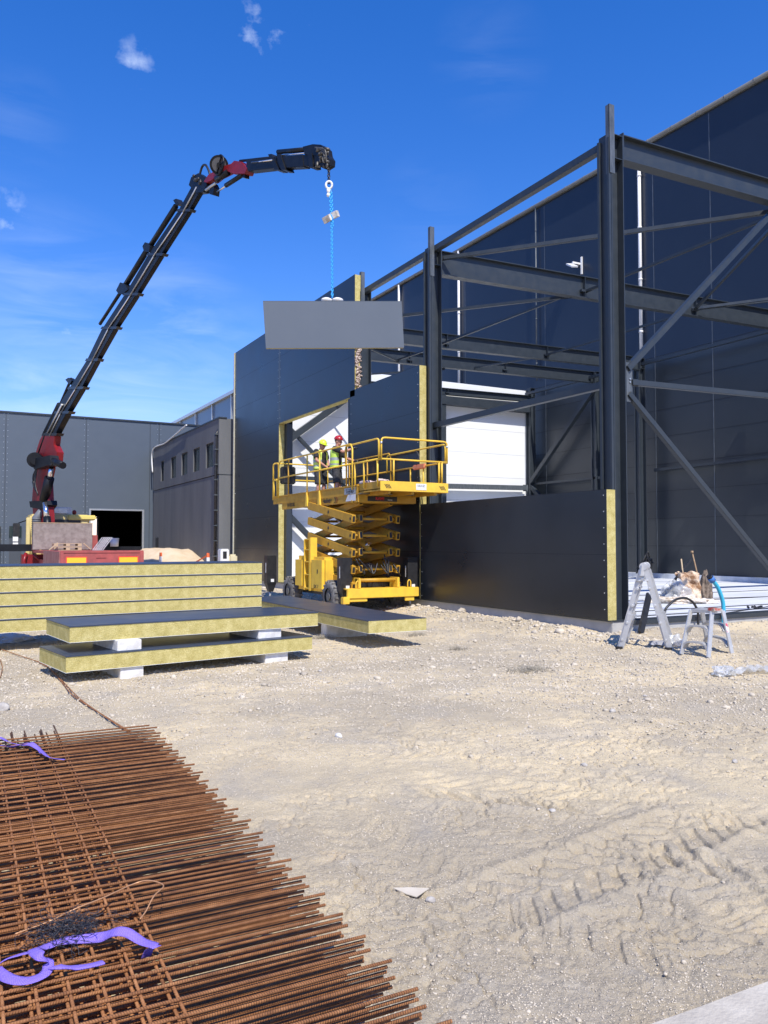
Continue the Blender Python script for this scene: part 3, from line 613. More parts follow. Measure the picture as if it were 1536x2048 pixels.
# long panel lying towards the lift
r0 = onz(737, 1241.8, .45); r1 = onz(846, 1234.8, .45); r2 = onz(637, 1223, .45)
d4 = Vector((r2.x-r0.x, r2.y-r0.y)).normalized(); e4 = Vector((d4.y, -d4.x)); L4 = 6.3; far = Vector((r0.x, r0.y))+d4*L4; W4 = Vector((r1.x-r0.x, r1.y-r0.y)).length
ipanel('single long sandwich panel lying flat in front of the yellow scissor lift', (far.x, far.y), -d4, (d4.y, -d4.x), L4, W4, .25, .2)
def block(p, ang, lx, ly, h, z, label, grp='foam support blocks'):
    t = MB(); t.box(0, lx, 0, ly, 0, h); o = t.build('foam_block', M['foam'], None, bevel=.006)
    o.location = (p[0], p[1], z); o.rotation_euler = (0, 0, ang); tag(o, label, 'block', grp); return o
ang2 = math.atan2(a2.y, a2.x)
def on2(s, t_): v = Vector((p0.x, p0.y))+a2*s+Vector(b2)*t_; return v
block(on2(.66, .03), ang2, .29, .9, .155, -.03, 'white foam block under the left end of the lower front panel')
block(on2(2.68, .05), ang2, .36, .9, .155, -.03, 'white foam block under the right end of the lower front panel')
block(on2(.62, .03), ang2, .30, .95, .128, .331, 'white foam block between the two front panels at their left end')
block(on2(2.60, .10), ang2, .36, .9, .128, .331, 'white foam block between the two front panels at their right end')
s = Vector((0, 0)); 
for k, (sx, lab) in enumerate(((L-4.75, 'under the left end of the tall stack beside the white film'), (L-1.0, 'under the right end of the tall stack'))):
    v = lc+Vector(ax)*sx+Vector(ay)*.05; block((v.x, v.y), R(ang), .30, .95, .31, -.02, 'white foam block '+lab)
v = Vector((r0.x, r0.y))+d4*1.75+e4*.06; block((v.x, v.y), math.atan2(e4.y, e4.x), .8, .22, .27, -.02, 'white foam block under the long single panel')
v = Vector((r0.x, r0.y))+d4*5.3+e4*.06; block((v.x, v.y), math.atan2(e4.y, e4.x), .8, .22, .27, -.02, 'white foam block under the far end of the long single panel')

# ------------------------------------------------------------------ hanging panel
def hang():
    c = Vector((7.9, 16.9)); 
    # face plane: vertical plane through c whose normal looks at the camera side, leaning a little
    fw = pixdir(665, 1087); nrm = Vector((-.36, -.93, -.14)).normalized(); p0 = Vector((7.9, 16.9, 7.0))
    tl = onp(526, 602, p0, nrm); tr = onp(803, 602.5, p0, nrm); br = onp(808, 695, p0, nrm); bl = onp(532, 696.5, p0, nrm)
    xa = ((tr-tl)+(br-bl)).normalized(); dn = ((bl-tl)+(br-tr)); dn = (dn-xa*dn.dot(xa)).normalized(); back = xa.cross(-dn).normalized()
    if back.dot(nrm) > 0: back = -back
    t = thing('hanging_panel', 'grey sandwich panel hanging level from the crane above the lift', 'wall panel', tl)
    sk = .022*0
    def P(p): return p-tl
    def slab(a, b, m_, nm):
        q = MB(); q.hexa([P(bl)+back*a, P(br)+back*a, P(br)+back*b, P(bl)+back*b, P(tl)+back*a, P(tr)+back*a, P(tr)+back*b, P(tl)+back*b]); return q.build(nm, m_, t)
    slab(.001, .1975, M['wool'], 'insulation_core'); 
    q = MB(); e = .002; ex = xa*e; ey = dn*e
    q.hexa([P(bl)-ex+ey, P(br)+ex+ey, P(br)+ex+ey+back*.004, P(bl)-ex+ey+back*.004, P(tl)-ex-ey, P(tr)+ex-ey, P(tr)+ex-ey+back*.004, P(tl)-ex-ey+back*.004]); 
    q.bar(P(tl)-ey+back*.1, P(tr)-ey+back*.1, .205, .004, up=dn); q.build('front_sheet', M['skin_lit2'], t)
    q = MB(); q.hexa([P(bl)-ex+ey+back*.198, P(br)+ex+ey+back*.198, P(br)+ex+ey+back*.202, P(bl)-ex+ey+back*.202, P(tl)-ex-ey+back*.198, P(tr)+ex-ey+back*.198, P(tr)+ex-ey+back*.202, P(tl)-ex-ey+back*.202]); q.build('rear_sheet', M['white_panel'], t)
    mid = onp(665, 602, p0, nrm)+back*.1
    q = MB()
    for dx, w in ((-.13, .2), (.13, .2)):
        q.ell(mid-tl+xa*dx+Vector((0, 0, .035)), (.14, .12, .06), 10, 6)
    q.build('protective_cloth', M['white'], t)
    return mid, back, xa
M['skin_lit2'] = mat('panel_sheet_lit', (.115, .14, .175), .42, 0, (.125, .15, .185), 1.2, 1, .02, 3, .4)  # dark panel sheet lightened: sunlight on its face painted into the base
HM, HB, HX = hang()
HZ = onp(657, 360, HM, Vector((.48, .877, 0))).z
def liftchain():
    pl = Vector((math.sin(YAW), math.cos(YAW), 0))
    def P(u, v): return onp(u, v, HM, pl)
    t = thing('lifting_chain', 'bright blue lifting chain with white hook running down to the hanging panel', 'chain', P(658, 372))
    o = t.location.copy()
    def link_run(pts, r, ll, mt, nm):
        q = MB(); pts = [Vector(p)-o for p in pts]
        tot = sum((pts[i+1]-pts[i]).length for i in range(len(pts)-1)); n = max(3, int(tot/(ll*.72)))
        for k in range(n):
            s = tot*(k+.5)/n; i = 0
            while i < len(pts)-2 and s > (pts[i+1]-pts[i]).length: s -= (pts[i+1]-pts[i]).length; i += 1
            d = (pts[i+1]-pts[i]).normalized(); c = pts[i]+d*s; w = Vector((1, 0, 0)) if k % 2 else Vector((0, 1, 0)); w = (w-d*w.dot(d)).normalized()
            ring = [c+d*(ll/2*math.cos(a))*.95+w*(ll*.33*math.sin(a)) for a in [2*math.pi*j/10 for j in range(11)]]
            q.tube(ring, r, 5, cap=False)
        return q.build(nm, mt, t)
    blue = mat('blue_chain', (.04, .38, .85), .45, 0)
    a = P(660, 380); b = P(663.5, 450); c = HM+Vector((0, 0, .10))
    link_run([a, b, c], .014, .07, blue, 'chain_strand'); link_run([a+Vector((.035, 0, -.05)), P(665.5, 452)], .014, .07, blue, 'chain_strand')
    q = MB(); k = P(658, 370)-o
    ring = [k+Vector((.877*.075*math.cos(x), -.48*.075*math.cos(x), .09*math.sin(x))) for x in [2*math.pi*j/12 for j in range(13)]]
    q.tube(ring, .026, 8, cap=False); q.ell(k+Vector((0, 0, -.14)), (.06, .04, .07)); q.ell(P(657, 390)-o, (.05, .04, .05)); q.build('hook', M['white'], t)
    q = MB()
    for (u, v, w) in ((654.5, 438, .0), (669, 430, .0)):
        c = P(u, v)-o; T = Matrix.Translation(c) @ Matrix.Rotation(R(-28 if u < 660 else -20), 4, 'Y') @ Matrix.Rotation(R(30), 4, 'Z'); q.box(-.05, .05, -.10, .10, -.07, .07, T=T)
    q.build('edge_pad', mat('edge_pad', (.75, .72, .66), .7, 0, (.4, .35, .28), 5, 2), t)
    return t
liftchain()

# ------------------------------------------------------------------ crane truck
TX0, TX1, TY0 = 3.1, 5.6, 26.4
T = thing('crane_truck', 'red and cream flatbed truck with long black loader crane behind the panel stack', 'truck', (0, 0, 0))
def xb(v): return v
m = MB(); m.box(TX0+.3, TX1-.3, TY0+.3, 39.5, .75, 1.0); m.box(TX0+.02, TX1-.02, TY0+.05, 35.6, 1.28, 1.38); m.build('flatbed', M['red_faded'], T)
m = MB(); m.box(TX0, TX1, TY0, TY0+.05, .88, 1.40); m.box(TX0, TX1, TY0-.02, TY0, 1.36, 1.43); m.box(TX0, TX0+.1, TY0-.025, TY0, .88, 1.36); m.box(TX1-.1, TX1, TY0-.025, TY0, .88, 1.36)
m.box(TX0+1.05, TX0+1.35, TY0-.02, TY0, 1.2, 1.225); tb = m.build('tailboard', M['red_faded'], T)
m = MB()
for x in (TX0+.16, TX1-.78): m.box(x, x+.62, TY0-.03, TY0-.021, 1.02, 1.24)
m.build('reflector', mat('red_border', (.75, .07, .04), .4), tb)
m = MB()
for x in (TX0+.19, TX1-.75): m.box(x, x+.56, TY0-.036, TY0-.031, 1.05, 1.21)
m.build('reflector_panel', mat('reflector_yellow', (.85, .50, .03), .4), tb)
m = MB(); m.box(TX0-.03, TX0, TY0+.06, 31.0, .88, 1.40); m.build('side_board', mat('side_board', (.24, .075, .075), .7, 0, (.32, .16, .15), 3, 1.5, stretch=(1, 1, 1)), T)
m = MB(); m.box(TX1, TX1+.03, TY0+.06, 31.0, .88, 1.40); m.build('side_board', M['red_faded'], T)
m = MB(); m.box(TX0-.02, TX0+.25, 35.3, 35.5, 1.38, 1.95); m.box(TX1-.35, TX1, 35.3, 35.5, 1.38, 2.0); m.build('head_post', M['red_faded'], T)
for y in (28.2, 29.6, 37.6):
    for x in (TX0+.05, TX1-.35): k = MB(); k.cyl((x, y, .5), (x+.3, y, .5), .5, 24); w = k.build('wheel', M['rubber'], T); k = MB(); k.cyl((x-.02, y, .5), (x+.32, y, .5), .26, 16); k.build('rim', M['galv'], w)
# cab beyond the crane
m = MB(); m.box(TX0+.05, TX1-.02, 37.4, 39.4, 1.0, 2.92); cb = m.build('cab', M['cream'], T, bevel=.08)
m = MB(); m.box(TX0+.5, TX1-.4, 37.36, 37.395, 1.9, 2.7); m.build('rear_window', M['black'], cb)
m = MB(); m.box(TX0+.7, TX1-.75, 37.5, 37.9, 2.93, 3.24); o = m.build('roof_beacon_bar', M['white'], cb, bevel=.03)
m = MB(); m.box(TX0+1.0, TX1-.95, 37.47, 37.498, 2.98, 3.19); m.build('bar_panel', M['galv'], o)
m = MB(); m.box(TX1-.95, TX1+.25, 37.3, 38.2, 2.68, 2.90); m.build('roof_deflector', mat('pale_yellow', (.75, .62, .18), .4), cb, bevel=.05)
m = MB()
for x in (TX0+.35, TX1-.62): m.ell((x, 37.7, 3.02), (.09, .09, .12)); 
m.build('warning_lamp', M['red'], cb)
m = MB(); m.box(TX0-.50, TX0-.22, 38.9, 39.1, 1.95, 2.55); m.bar((TX0-.3, 39, 2.55), (TX0+.1, 39, 2.7), .04); m.build('mirror', M['black'], cb, bevel=.03)
# exhaust and ribbed intake stack at the left
m = MB(); x = TX0+.28; m.tube([(x, 36.9, 1.9), (x, 36.9, 2.75), (x+.12, 36.9, 2.92), (x+.5, 36.9, 2.95)], [.19, .19, .2, .2], 14)
for k in range(9): m.tube([(x, 36.9, 1.95+k*.09), (x, 36.9, 1.98+k*.09)], .215, 14)
m.build('intake_stack', mat('grey_plastic', (.14, .15, .17), .5), T)
m = MB(); m.box(TX0+.08, TX0+.44, 36.5, 36.8, .8, 1.9); m.box(TX0-.12, TX0+.02, 36.9, 37.2, 1.2, 2.75); m.build('side_locker', M['cream'], T, bevel=.02)
# stabiliser beams
m = MB(); m.box(-1.2, TX0+.2, 36.1, 36.5, 1.33, 1.62); m.build('outrigger_beam', M['crane_black'], T)
m = MB(); m.box(TX1-.2, 7.6, 36.1, 36.4, 1.30, 1.52); m.box(5.9, 6.3, 36.02, 36.09, 1.35, 1.6); m.build('outrigger_beam', M['crane_black'], T)
m = MB(); m.box(TX0-.35, TX0+.6, 36.0, 36.6, .5, 1.2); m.tube([(TX0-.2, 35.9, 1.25), (TX0-.28, 35.8, .95), (TX0-.2, 35.8, .6)], .07); m.tube([(TX0+.05, 35.8, 1.2), (TX0+.5, 35.8, .8)], .05); m.build('crane_base', M['red'], T)
# crane, in the vertical plane through its mast and the hook
cb0 = Vector((3.65, 36.9, 0)); ct = Vector((HM.x, HM.y, 0)); cdir = (ct-cb0).normalized(); cn = cdir.cross(Vector((0, 0, 1))).normalized()
if cn.y > 0: cn = -cn
def K(u, v, off=0.0): return onp(u, v, cb0+cn*off, cn)
def kpoly(pts, w, mt, nm, off=0.0, par=T, bev=0):
    q = MB(); P = [K(u, v) for u, v in pts]; q.prism([p+cn*(off-w/2) for p in P], cn*w); return q.build(nm, mt, par, bevel=bev)
mast = kpoly([(74, 1060), (104, 1060), (102, 1000), (100, 960), (106, 935), (82, 932), (73, 960), (70, 1000)], .26, M['red'], 'crane_mast', bev=.02)
kpoly([(68, 1003), (104, 1001), (105, 1010), (98, 1020), (70, 1015)], .4, M['crane_black'], 'mast_collar', par=mast)
q = MB(); q.tube([K(90, 1006, .24), K(94, 1036, .24)], .11, 14); q.build('cylinder_rod', M['chrome'], mast); q = MB(); q.tube([K(94, 1034, .24), K(96, 1062, .24)], .15, 14); q.build('cylinder', M['crane_black'], mast)
kn = kpoly([(82, 922), (78, 905), (86, 880), (93, 868), (116, 872), (114, 890), (121, 905), (119, 925), (100, 938), (86, 935)], .28, M['red'], 'crane_knuckle', bev=.02)
q = MB(); q.tube([K(103, 936, .2), K(98, 960, .2)], .10, 12); q.build('cylinder_rod', M['chrome'], kn); q = MB(); q.tube([K(99, 956, .2), K(88, 1000, .2)], [.2, .19], 12); q.build('cylinder', M['crane_black'], kn)
q = MB(); q.prism([p+cn*.1 for p in (K(84, 920), K(122, 912), K(125, 930), (K(90, 940)))], cn*.35); q.tube([K(105, 921, .3), K(126, 931, .3)], .14, 10); q.build('knuckle_link', M['crane_black'], kn)
q = MB(); q.cyl(K(70, 920, .20), K(70, 920, .42), .33, 20); q.cyl(K(70, 920, .42), K(70, 920, .46), .2, 16); q.tube([K(77, 905, .3), K(89, 870, .3)], .03, 6); q.build('hose_reel', M['crane_black'], kn)
q = MB()
for k in range(7): q.tube(smooth_curve([K(74+random.uniform(-3, 3), 935, .3), K(68+random.uniform(-4, 4), 965+random.uniform(-8, 8), .35), K(76, 990, .3)], 4), .025, 5)
q.build('hose', M['black'], kn)
# main telescopic boom: sections narrowing outwards
edge = [((91, 872), (115, 872)), ((112, 828), (138, 828)), ((142, 779), (167, 779)), ((177, 723), (197, 723)), ((208, 659), (233, 659)), ((252, 592), (276, 592)), ((299, 512.6), (325, 512.6)), ((359, 424.6), (381, 424.6)), ((387, 374), (407, 380))]
bw = [.24, .22, .20, .18, .17, .16, .15, .14, .13]
boom0 = None
for i in range(8):
    (a, b), (c, d) = edge[i], edge[i+1]
    sh = i*.0  # sections
    A = [K(*a), K(*b), K(*d), K(*c)]
    o = kpoly([a, b, d, c], bw[i], M['crane_black'], 'boom_section', bev=.018)
    # collar at the joint
    e1 = Vector(c)-Vector(a); e1.normalize(); A_ = Vector(a); B_ = Vector(b); w = (B_-A_)
    q = MB(); pa = A_-w*.06; pb = B_+w*.16; pts = [pa, pb, pb+e1*6, pa+e1*6]
    q.prism([K(p.x, p.y)+cn*(-(bw[i]+.05)/2) for p in pts], cn*(bw[i]+.05)); q.build('collar', mat('collar', (.02, .022, .025), .35) if i == 0 else bpy.data.materials['collar'], o)
    q = MB(); q.tube([K((a[0]*.68+b[0]*.32), a[1], bw[i]/2+.03), K((c[0]*.68+d[0]*.32), c[1], bw[i]/2+.02)], .028, 6); q.build('boom_pipe', M['chrome'] if i in (1, 4, 6) else M['galv'], o)
def rod(a, b, r, nm, mt='crane_black', off=.0, par=T): q = MB(); q.tube([K(*a, off), K(*b, off)], r, 10); return q.build(nm, M[mt], par)
cyl1 = rod((90, 868), (119, 809), .11, 'extension_cylinder', off=.05); rod((119, 812), (143, 757), .055, 'cylinder_rod', 'crane_black', .05, cyl1); rod((95, 866), (124, 809), .04, 'cylinder_pipe', 'galv', .15, cyl1)
cyl2 = rod((250, 572), (299, 493), .095, 'extension_cylinder'); rod((200, 648), (252, 568), .06, 'cylinder_rod', 'crane_black', 0, cyl2)
kpoly([(238, 582), (246, 566), (256, 570), (262, 580), (250, 590), (242, 588)], .22, M['crane_black'], 'cylinder_bracket', par=cyl2)
cyl3 = rod((297, 498), (352, 412), .085, 'extension_cylinder'); kpoly([(291, 494), (296, 486), (306, 492), (304, 506), (294, 504)], .22, M['crane_black'], 'cylinder_bracket', par=cyl3)
cyl4 = rod((342, 428), (358, 402), .05, 'extension_cylinder'); kpoly([(352, 402), (358, 399), (364, 410), (358, 412)], .2, M['crane_black'], 'cylinder_bracket', par=cyl4)
kpoly([(136, 760), (142, 756), (149, 762), (144, 770)], .22, M['crane_black'], 'cylinder_bracket', par=cyl1)
# jib head
hd = kpoly([(383, 372), (388, 356), (402, 348), (414, 356), (420, 372), (412, 386), (398, 388)], .2, M['crane_black'], 'boom_head', bev=.01)
q = MB(); q.tube(smooth_curve([K(399, 352), K(404, 334), K(411, 330), K(417, 340), K(420, 350)], 5), .035, 7); q.build('hose', M['black'], hd)
q = MB()
for k in range(9): q.ell(K(393+random.uniform(-7, 9), 358+random.uniform(-8, 10), .1), (.06, .06, .05), 7, 5)
q.build('valve', M['black'], hd)
jr = kpoly([(415, 366), (424, 352), (450, 336), (470, 330), (476, 324), (490, 326), (502, 340), (498, 350), (476, 351), (462, 345), (440, 356), (430, 364), (420, 368)], .26, M['red'], 'jib_root', bev=.01)
q = MB(); q.cyl(K(438, 330, .16), K(438, 330, .22), .265, 24); q.cyl(K(438, 330, .22), K(438, 330, .26), .07, 12)
for k in range(6):
    a = k*math.pi/3; c = K(438, 330, .24); u = cdir*math.cos(a)+Vector((0, 0, 1))*math.sin(a); q.bar(c+u*.05, c+u*.25, .03, .03)
rr = [K(438, 330, .22)+(cdir*math.cos(a)+Vector((0, 0, 1))*math.sin(a))*.265 for a in [j*math.pi/12 for j in range(25)]]; q.tube(rr, .03, 6, cap=False)
q.build('hose_reel', M['crane_black'], jr)
q = MB(); q.cyl(K(438, 330, .227), K(438, 330, .232), .20, 20); q.build('reel_hose', mat('hose_grey', (.10, .10, .105), .5), jr)
rod((412, 380), (432, 366), .04, 'jib_link', 'galv', .1, jr); rod((434, 358), (456, 345), .09, 'jib_cylinder', 'crane_black', .1, jr)
kpoly([(424, 384), (430, 368), (434, 378), (432, 392), (425, 390)], .2, M['crane_black'], 'jib_bracket', par=jr)
rod((434, 384), (454, 370), .03, 'cylinder_rod', 'chrome', .05, jr); rod((452, 371), (486, 349), .065, 'jib_cylinder', 'crane_black', .05, jr); kpoly([(486, 350), (494, 350), (494, 357), (487, 356)], .15, M['crane_black'], 'jib_bracket', par=jr)
jb = kpoly([(499, 322), (560, 316), (562, 338), (503, 345)], .24, M['crane_black'], 'jib_section', bev=.01)
kpoly([(556, 316), (612, 311), (614, 336), (558, 339)], .21, M['crane_black'], 'jib_section', bev=.01); kpoly([(610, 312), (645, 309), (645, 332), (612, 335)], .18, M['crane_black'], 'jib_section', bev=.01)
for (a, b) in ((545, 553), (562, 566)): kpoly([(a, 312), (a+7, 311), (b+14, 343), (b+5, 343)], .28, M['crane_black'], 'collar', par=jb)
kpoly([(624, 310), (632, 309), (634, 337), (626, 338)], .25, M['crane_black'], 'collar', par=jb)
rod((480, 322), (545, 315), .035, 'jib_pipe', 'crane_black', .05, jb); rod((503, 325), (545, 320), .02, 'jib_pipe', 'chrome', .14, jb)
rod((556, 304), (613, 299), .06, 'jib_cylinder', 'crane_black', 0, jb); rod((610, 299.5), (620, 298.5), .04, 'cylinder_rod', 'chrome', 0, jb); rod((560, 311), (610, 306), .018, 'jib_pipe', 'chrome', .08, jb)
tip = kpoly([(612, 296), (632, 291), (648, 292), (657, 300), (659, 312), (664, 320), (663, 332), (652, 339), (642, 330), (640, 314), (616, 312)], .22, M['crane_black'], 'jib_head', bev=.008)
q = MB()
for k in range(26): q.ell(K(random.uniform(632, 660), random.uniform(296, 335), .12), [random.uniform(.02, .07) for _ in range(3)], 7, 5)
for k in range(6): q.tube(smooth_curve([K(630+k*4, 295+k, .13), K(650+random.uniform(-5, 8), 300+k*4, .18), K(652+random.uniform(-6, 8), 325, .15)], 5), .018, 5)
q.build('hydraulic_fitting', mat('greasy_metal', (.05, .048, .042), .5, .4, (.16, .15, .13), 20, 2), tip)
q = MB()
for k, v in enumerate((340, 346, 352, 358, 364)):
    c = K(657.5, v, .05); w = cdir if k % 2 else cn; q.tube([c+Vector((0, 0, .045*math.cos(a)))+w*.03*math.sin(a) for a in [j*math.pi/5 for j in range(11)]], .014, 5, cap=False)
q.build('hook_chain', M['black'], tip)
# cargo on the bed
o = MB(); o.box(TX0-.03, TX1-.27, 34.9, 35.25, 1.40, 2.47); o = o.build('plywood_crate', M['ply'], None, bevel=.01); tag(o, 'big worn grey brown plywood board standing across the truck bed behind the crane', 'board')
o = MB(); o.box(TX0-.04, TX1-.25, 34.89, 35.26, 2.471, 2.495); e = o.build('edge_strip', M['timber'], bpy.data.objects['plywood_crate'])
t = thing('wooden_pallet', 'wooden pallet pair lying on the truck bed in front of the plywood board', 'pallet', (4.15, 33.0, 1.385))
for lv in (0, .15):
    for nm, z in (('deck_board', .10), ('base_board', 0.0)):
        q = MB(); 
        for k in range(5): q.box(-.5, .5, k*.17, k*.17+.12, lv+z, lv+z+.02)
        b_ = q.build(nm, M['timber'], t); b_['kind'] = 'stuff' if False else 'part' if False else ''
        del b_['kind']
    q = MB()
    for x in (-.5, -.07, .36): q.box(x, x+.14, 0, .8, lv+.0205, lv+.0995)
    q.build('bearer', M['timber'], t)
q = MB(); q.bar((3.45, 32.8, 1.40), (3.75, 32.8, 1.68), .14, .03); q.bar((4.68, 32.8, 1.66), (4.95, 32.8, 1.42), .14, .03)
q = q.build('plank', M['timber'], None); tag(q, 'loose planks leaning against the pallets on the truck bed', 'planks')
t = thing('metal_grid', 'bundle of pale metal grids leaning on the truck bed right of the plywood board', 'grid', (4.9, 31.5, 1.385))
for k in range(5):
    q = MB(); a = Vector((k*.07, 0, .01)); b_ = a+Vector((.34, 0, .48))
    for y in (0, .5): q.bar(a+Vector((0, y, 0)), b_+Vector((0, y, 0)), .03)
    for f in (.0, .33, .66, 1): c = a.lerp(b_, f); q.bar(c, c+Vector((0, .5, 0)), .025)
    q.build('grid', M['alu'], t)
q = MB(); q.tube([(6.35, 35.7, 1.34), (6.35, 35.7, 1.66)], [.17, .19], 16); q.tube([(6.35, 35.7, 1.66), (6.35, 35.7, 1.70)], .2, 16); q = q.build('bucket', M['white']); tag(q, 'white plastic bucket standing on the black outrigger beam by the dark gateway', 'bucket'); q.location.z = .18
# yard things behind
def at_depth(u, v, d): r = pixdir(u, v); return C0+r*(d/(r.x*math.sin(YAW)+r.y*math.cos(YAW)))
sh = MB(); c = Vector((8.7, 36.3, 0)); g = 34
ph = np.linspace(-1, 1, g); pts = []
for j in range(g):
    for i in range(g):
        x, y = ph[i], ph[j]; rr = math.hypot(x, y); h = max(0, 1-rr**1.25)*2.1*(1-.25*max(0, x)); h = min(h, 1.45+.07*mnoise.noise(Vector((x*3, y*3, 2))))
        pts.append((c.x+x*2.9, c.y+y*5.4, h+.10*mnoise.noise(Vector((x*5, y*5, 0)))*(h > 0)-.05))
sh.add(pts, [(j*g+i, j*g+i+1, (j+1)*g+i+1, (j+1)*g+i) for j in range(g-1) for i in range(g-1)], smooth=True)
o = sh.build('sand_heap', mat('sand', (.56, .43, .28), .95, 0, (.64, .52, .37), 2, 1.5, .5, 12, .1)); tag(o, 'heap of pale sand beside the concrete annex', 'sand heap')
for (u, vt, d, lab) in ((321.5, 1105, 33, 'orange and white site marker post standing before the sand heap'), (416, 1106, 29, 'orange and white site marker post near the annex corner')):
    p = at_depth(u, 1110, d); t = thing('marker_post', lab, 'post', (p.x, p.y, 0), 0, 'orange marker posts'); ht = at_depth(u, vt, d).z
    q = MB(); q.box(-.05, .05, -.04, .04, .05, ht); q.build('post', M['orange'], t, bevel=.01); q = MB(); q.box(-.053, .053, -.043, .043, ht-.38, ht-.16); q.box(-.053, .053, -.043, .043, ht-.75, ht-.6); q.build('white_band', M['white'], t)
    q = MB(); q.box(-.18, .18, -.18, .18, 0, .05); q.build('foot', M['black'], t)
q = MB(); a = at_depth(416, 1110, 29); b_ = at_depth(392, 1124, 30); q.bar(a, b_, .02, .05); q = q.build('barrier_tape', M['orange']); tag(q, 'sagging red barrier tape tied to the right marker post', 'tape')
p = at_depth(450, 1112, 29.5); t = thing('portable_generator', 'small white machine with a black panel standing under the clad facade corner', 'machine', (p.x, p.y, 0))
q = MB(); q.box(-.22, .10, -.2, .2, 0, 1.45); q.build('body', M['white'], t, bevel=.03); q = MB(); q.box(-.14, .0, -.21, -.2, 1.1, 1.36); q.build('panel', M['black'], t); q = MB(); q.box(.1, .42, -.2, .2, .9, 1.25); q.build('tank', mat('pale_bag', (.62, .56, .38), .8), t, bevel=.06)
# parked machines at the far left by the warehouse doors
# ------------------------------------------------------------------ scissor lift
LX0, LX1 = 8.05, 9.75
LF = thing('scissor_lift', 'yellow rough terrain scissor lift raised beside the clad facade, carrying two workers', 'scissor lift', (0, 0, 0))
GRL = .12   # ground level here
m = MB(); m.box(8.25, 9.55, 16.75, 20.1, .38, .62); m.box(8.35, 9.45, 16.8, 20.0, .62, .72); m.build('chassis', M['black'], LF, bevel=.01)
# front bumper and side fork beam
m = MB(); m.box(7.98, 9.86, 16.28, 16.36, .40, .62); m.prism([(7.98, 16.36, .62), (9.86, 16.36, .62), (9.80, 16.75, .62), (8.05, 16.75, .62)], (0, 0, -.03)); m.box(7.86, 8.02, 16.25, 16.4, .28, .44); m.box(8.0, 8.5, 16.31, 16.355, .32, .42)
m.box(9.5, 9.75, 16.31, 16.355, .30, .42); m.box(8.30, 8.36, 16.36, 16.75, .62, .86); m.box(9.32, 9.38, 16.36, 16.75, .62, .86); m.build('bumper', M['yellow'], LF, bevel=.012)
m = MB(); m.cyl((8.3, 16.5, .80), (9.4, 16.5, .80), .045, 12); m.build('torsion_bar', M['yellow_shaded'], LF)
m = MB()
for x in (8.25, 9.62): m.tube(smooth_curve([(x, 16.40, .62), (x, 16.40, .74), (x+.04, 16.40, .79), (x+.08, 16.40, .74), (x+.08, 16.40, .62)], 4), .014, 6)
m.build('lashing_ring', M['yellow'], LF)
for (x, y, side) in ((7.93, 17.2, -1), (7.93, 19.75, -1), (9.62, 17.2, 1), (9.62, 19.75, 1)):
    q = MB(); z = .40; r = .37; prof = [(0, .20), (.0, .30), (.03, r-.02), (.08, r), (.22, r), (.27, r-.02), (.30, .30), (.30, .20)]
    n = 36; vs = []
    for k in range(n):
        a = 2*math.pi*k/n
        for (px, pr) in prof: vs.append((x+px-.02, y+pr*math.cos(a), z+pr*math.sin(a)))
    L_ = len(prof); q.add(vs, [(k*L_+i, k*L_+i+1, ((k+1) % n)*L_+i+1, ((k+1) % n)*L_+i) for k in range(n) for i in range(L_-1)], smooth=True)
    for k in range(18):
        a = 2*math.pi*k/18
        for s in (0, 1):
            a2_ = a+s*math.pi/18; c = Vector((0, math.cos(a2_), math.sin(a2_))); tn = Vector((0, -math.sin(a2_), math.cos(a2_)))
            o1 = Vector((x-.02+.02+s*.14, y, z))+c*(r-.002); q.bar(o1, o1+Vector((.13, 0, 0))+tn*.03, .045, .04, up=c)
    w = q.build('wheel', M['rubber'], LF); q = MB(); q.cyl((x+.02, y, z), (x+.26, y, z), .205, 20); q.cyl((x-.02 if side < 0 else x+.26, y, z), (x+.03 if side < 0 else x+.31, y, z), .09, 14)
    for k in range(8): a = k*math.pi/4; q.cyl((x+.005, y+.14*math.cos(a), z+.14*math.sin(a)), (x+.03, y+.14*math.cos(a), z+.14*math.sin(a)), .014, 6)
    q.build('rim', mat('grey_rim', (.13, .13, .12), .6) if side < 0 and y < 18 else bpy.data.materials['grey_rim'], w)
# stabiliser jacks: tall black housings
for (x, y) in ((7.98, 16.60), (9.68, 16.50), (7.72, 20.75), (9.55, 20.7)):
    q = MB(); q.box(x, x+.27, y, y+.24, .56, 1.32); q.prism([(x, y, .56), (x+.27, y, .56), (x+.27, y+.24, .56), (x, y+.24, .56)], (0, 0, -.001)); 
    q.hexa([(x+.08, y+.05, .33), (x+.2, y+.05, .33), (x+.2, y+.19, .33), (x+.08, y+.19, .33), (x, y, .559), (x+.27, y, .559), (x+.27, y+.24, .559), (x, y+.24, .559)])
    h = q.build('stabiliser', M['black'], LF, bevel=.008); q = MB(); q.cyl((x+.135, y+.12, .06), (x+.135, y+.12, .40), .03, 10); q.cyl((x+.135, y+.12, .05), (x+.135, y+.12, .09), .10, 14); q.build('jack_foot', M['galv'], h)
    q = MB(); q.box(x+.11, x+.2, y-.003, y, .60, .68); q.build('sticker', M['white'], h); q = MB(); q.box(x-.003, x, y+.09, y+.12, .85, 1.12); q.build('side_sticker', M['white'], h)
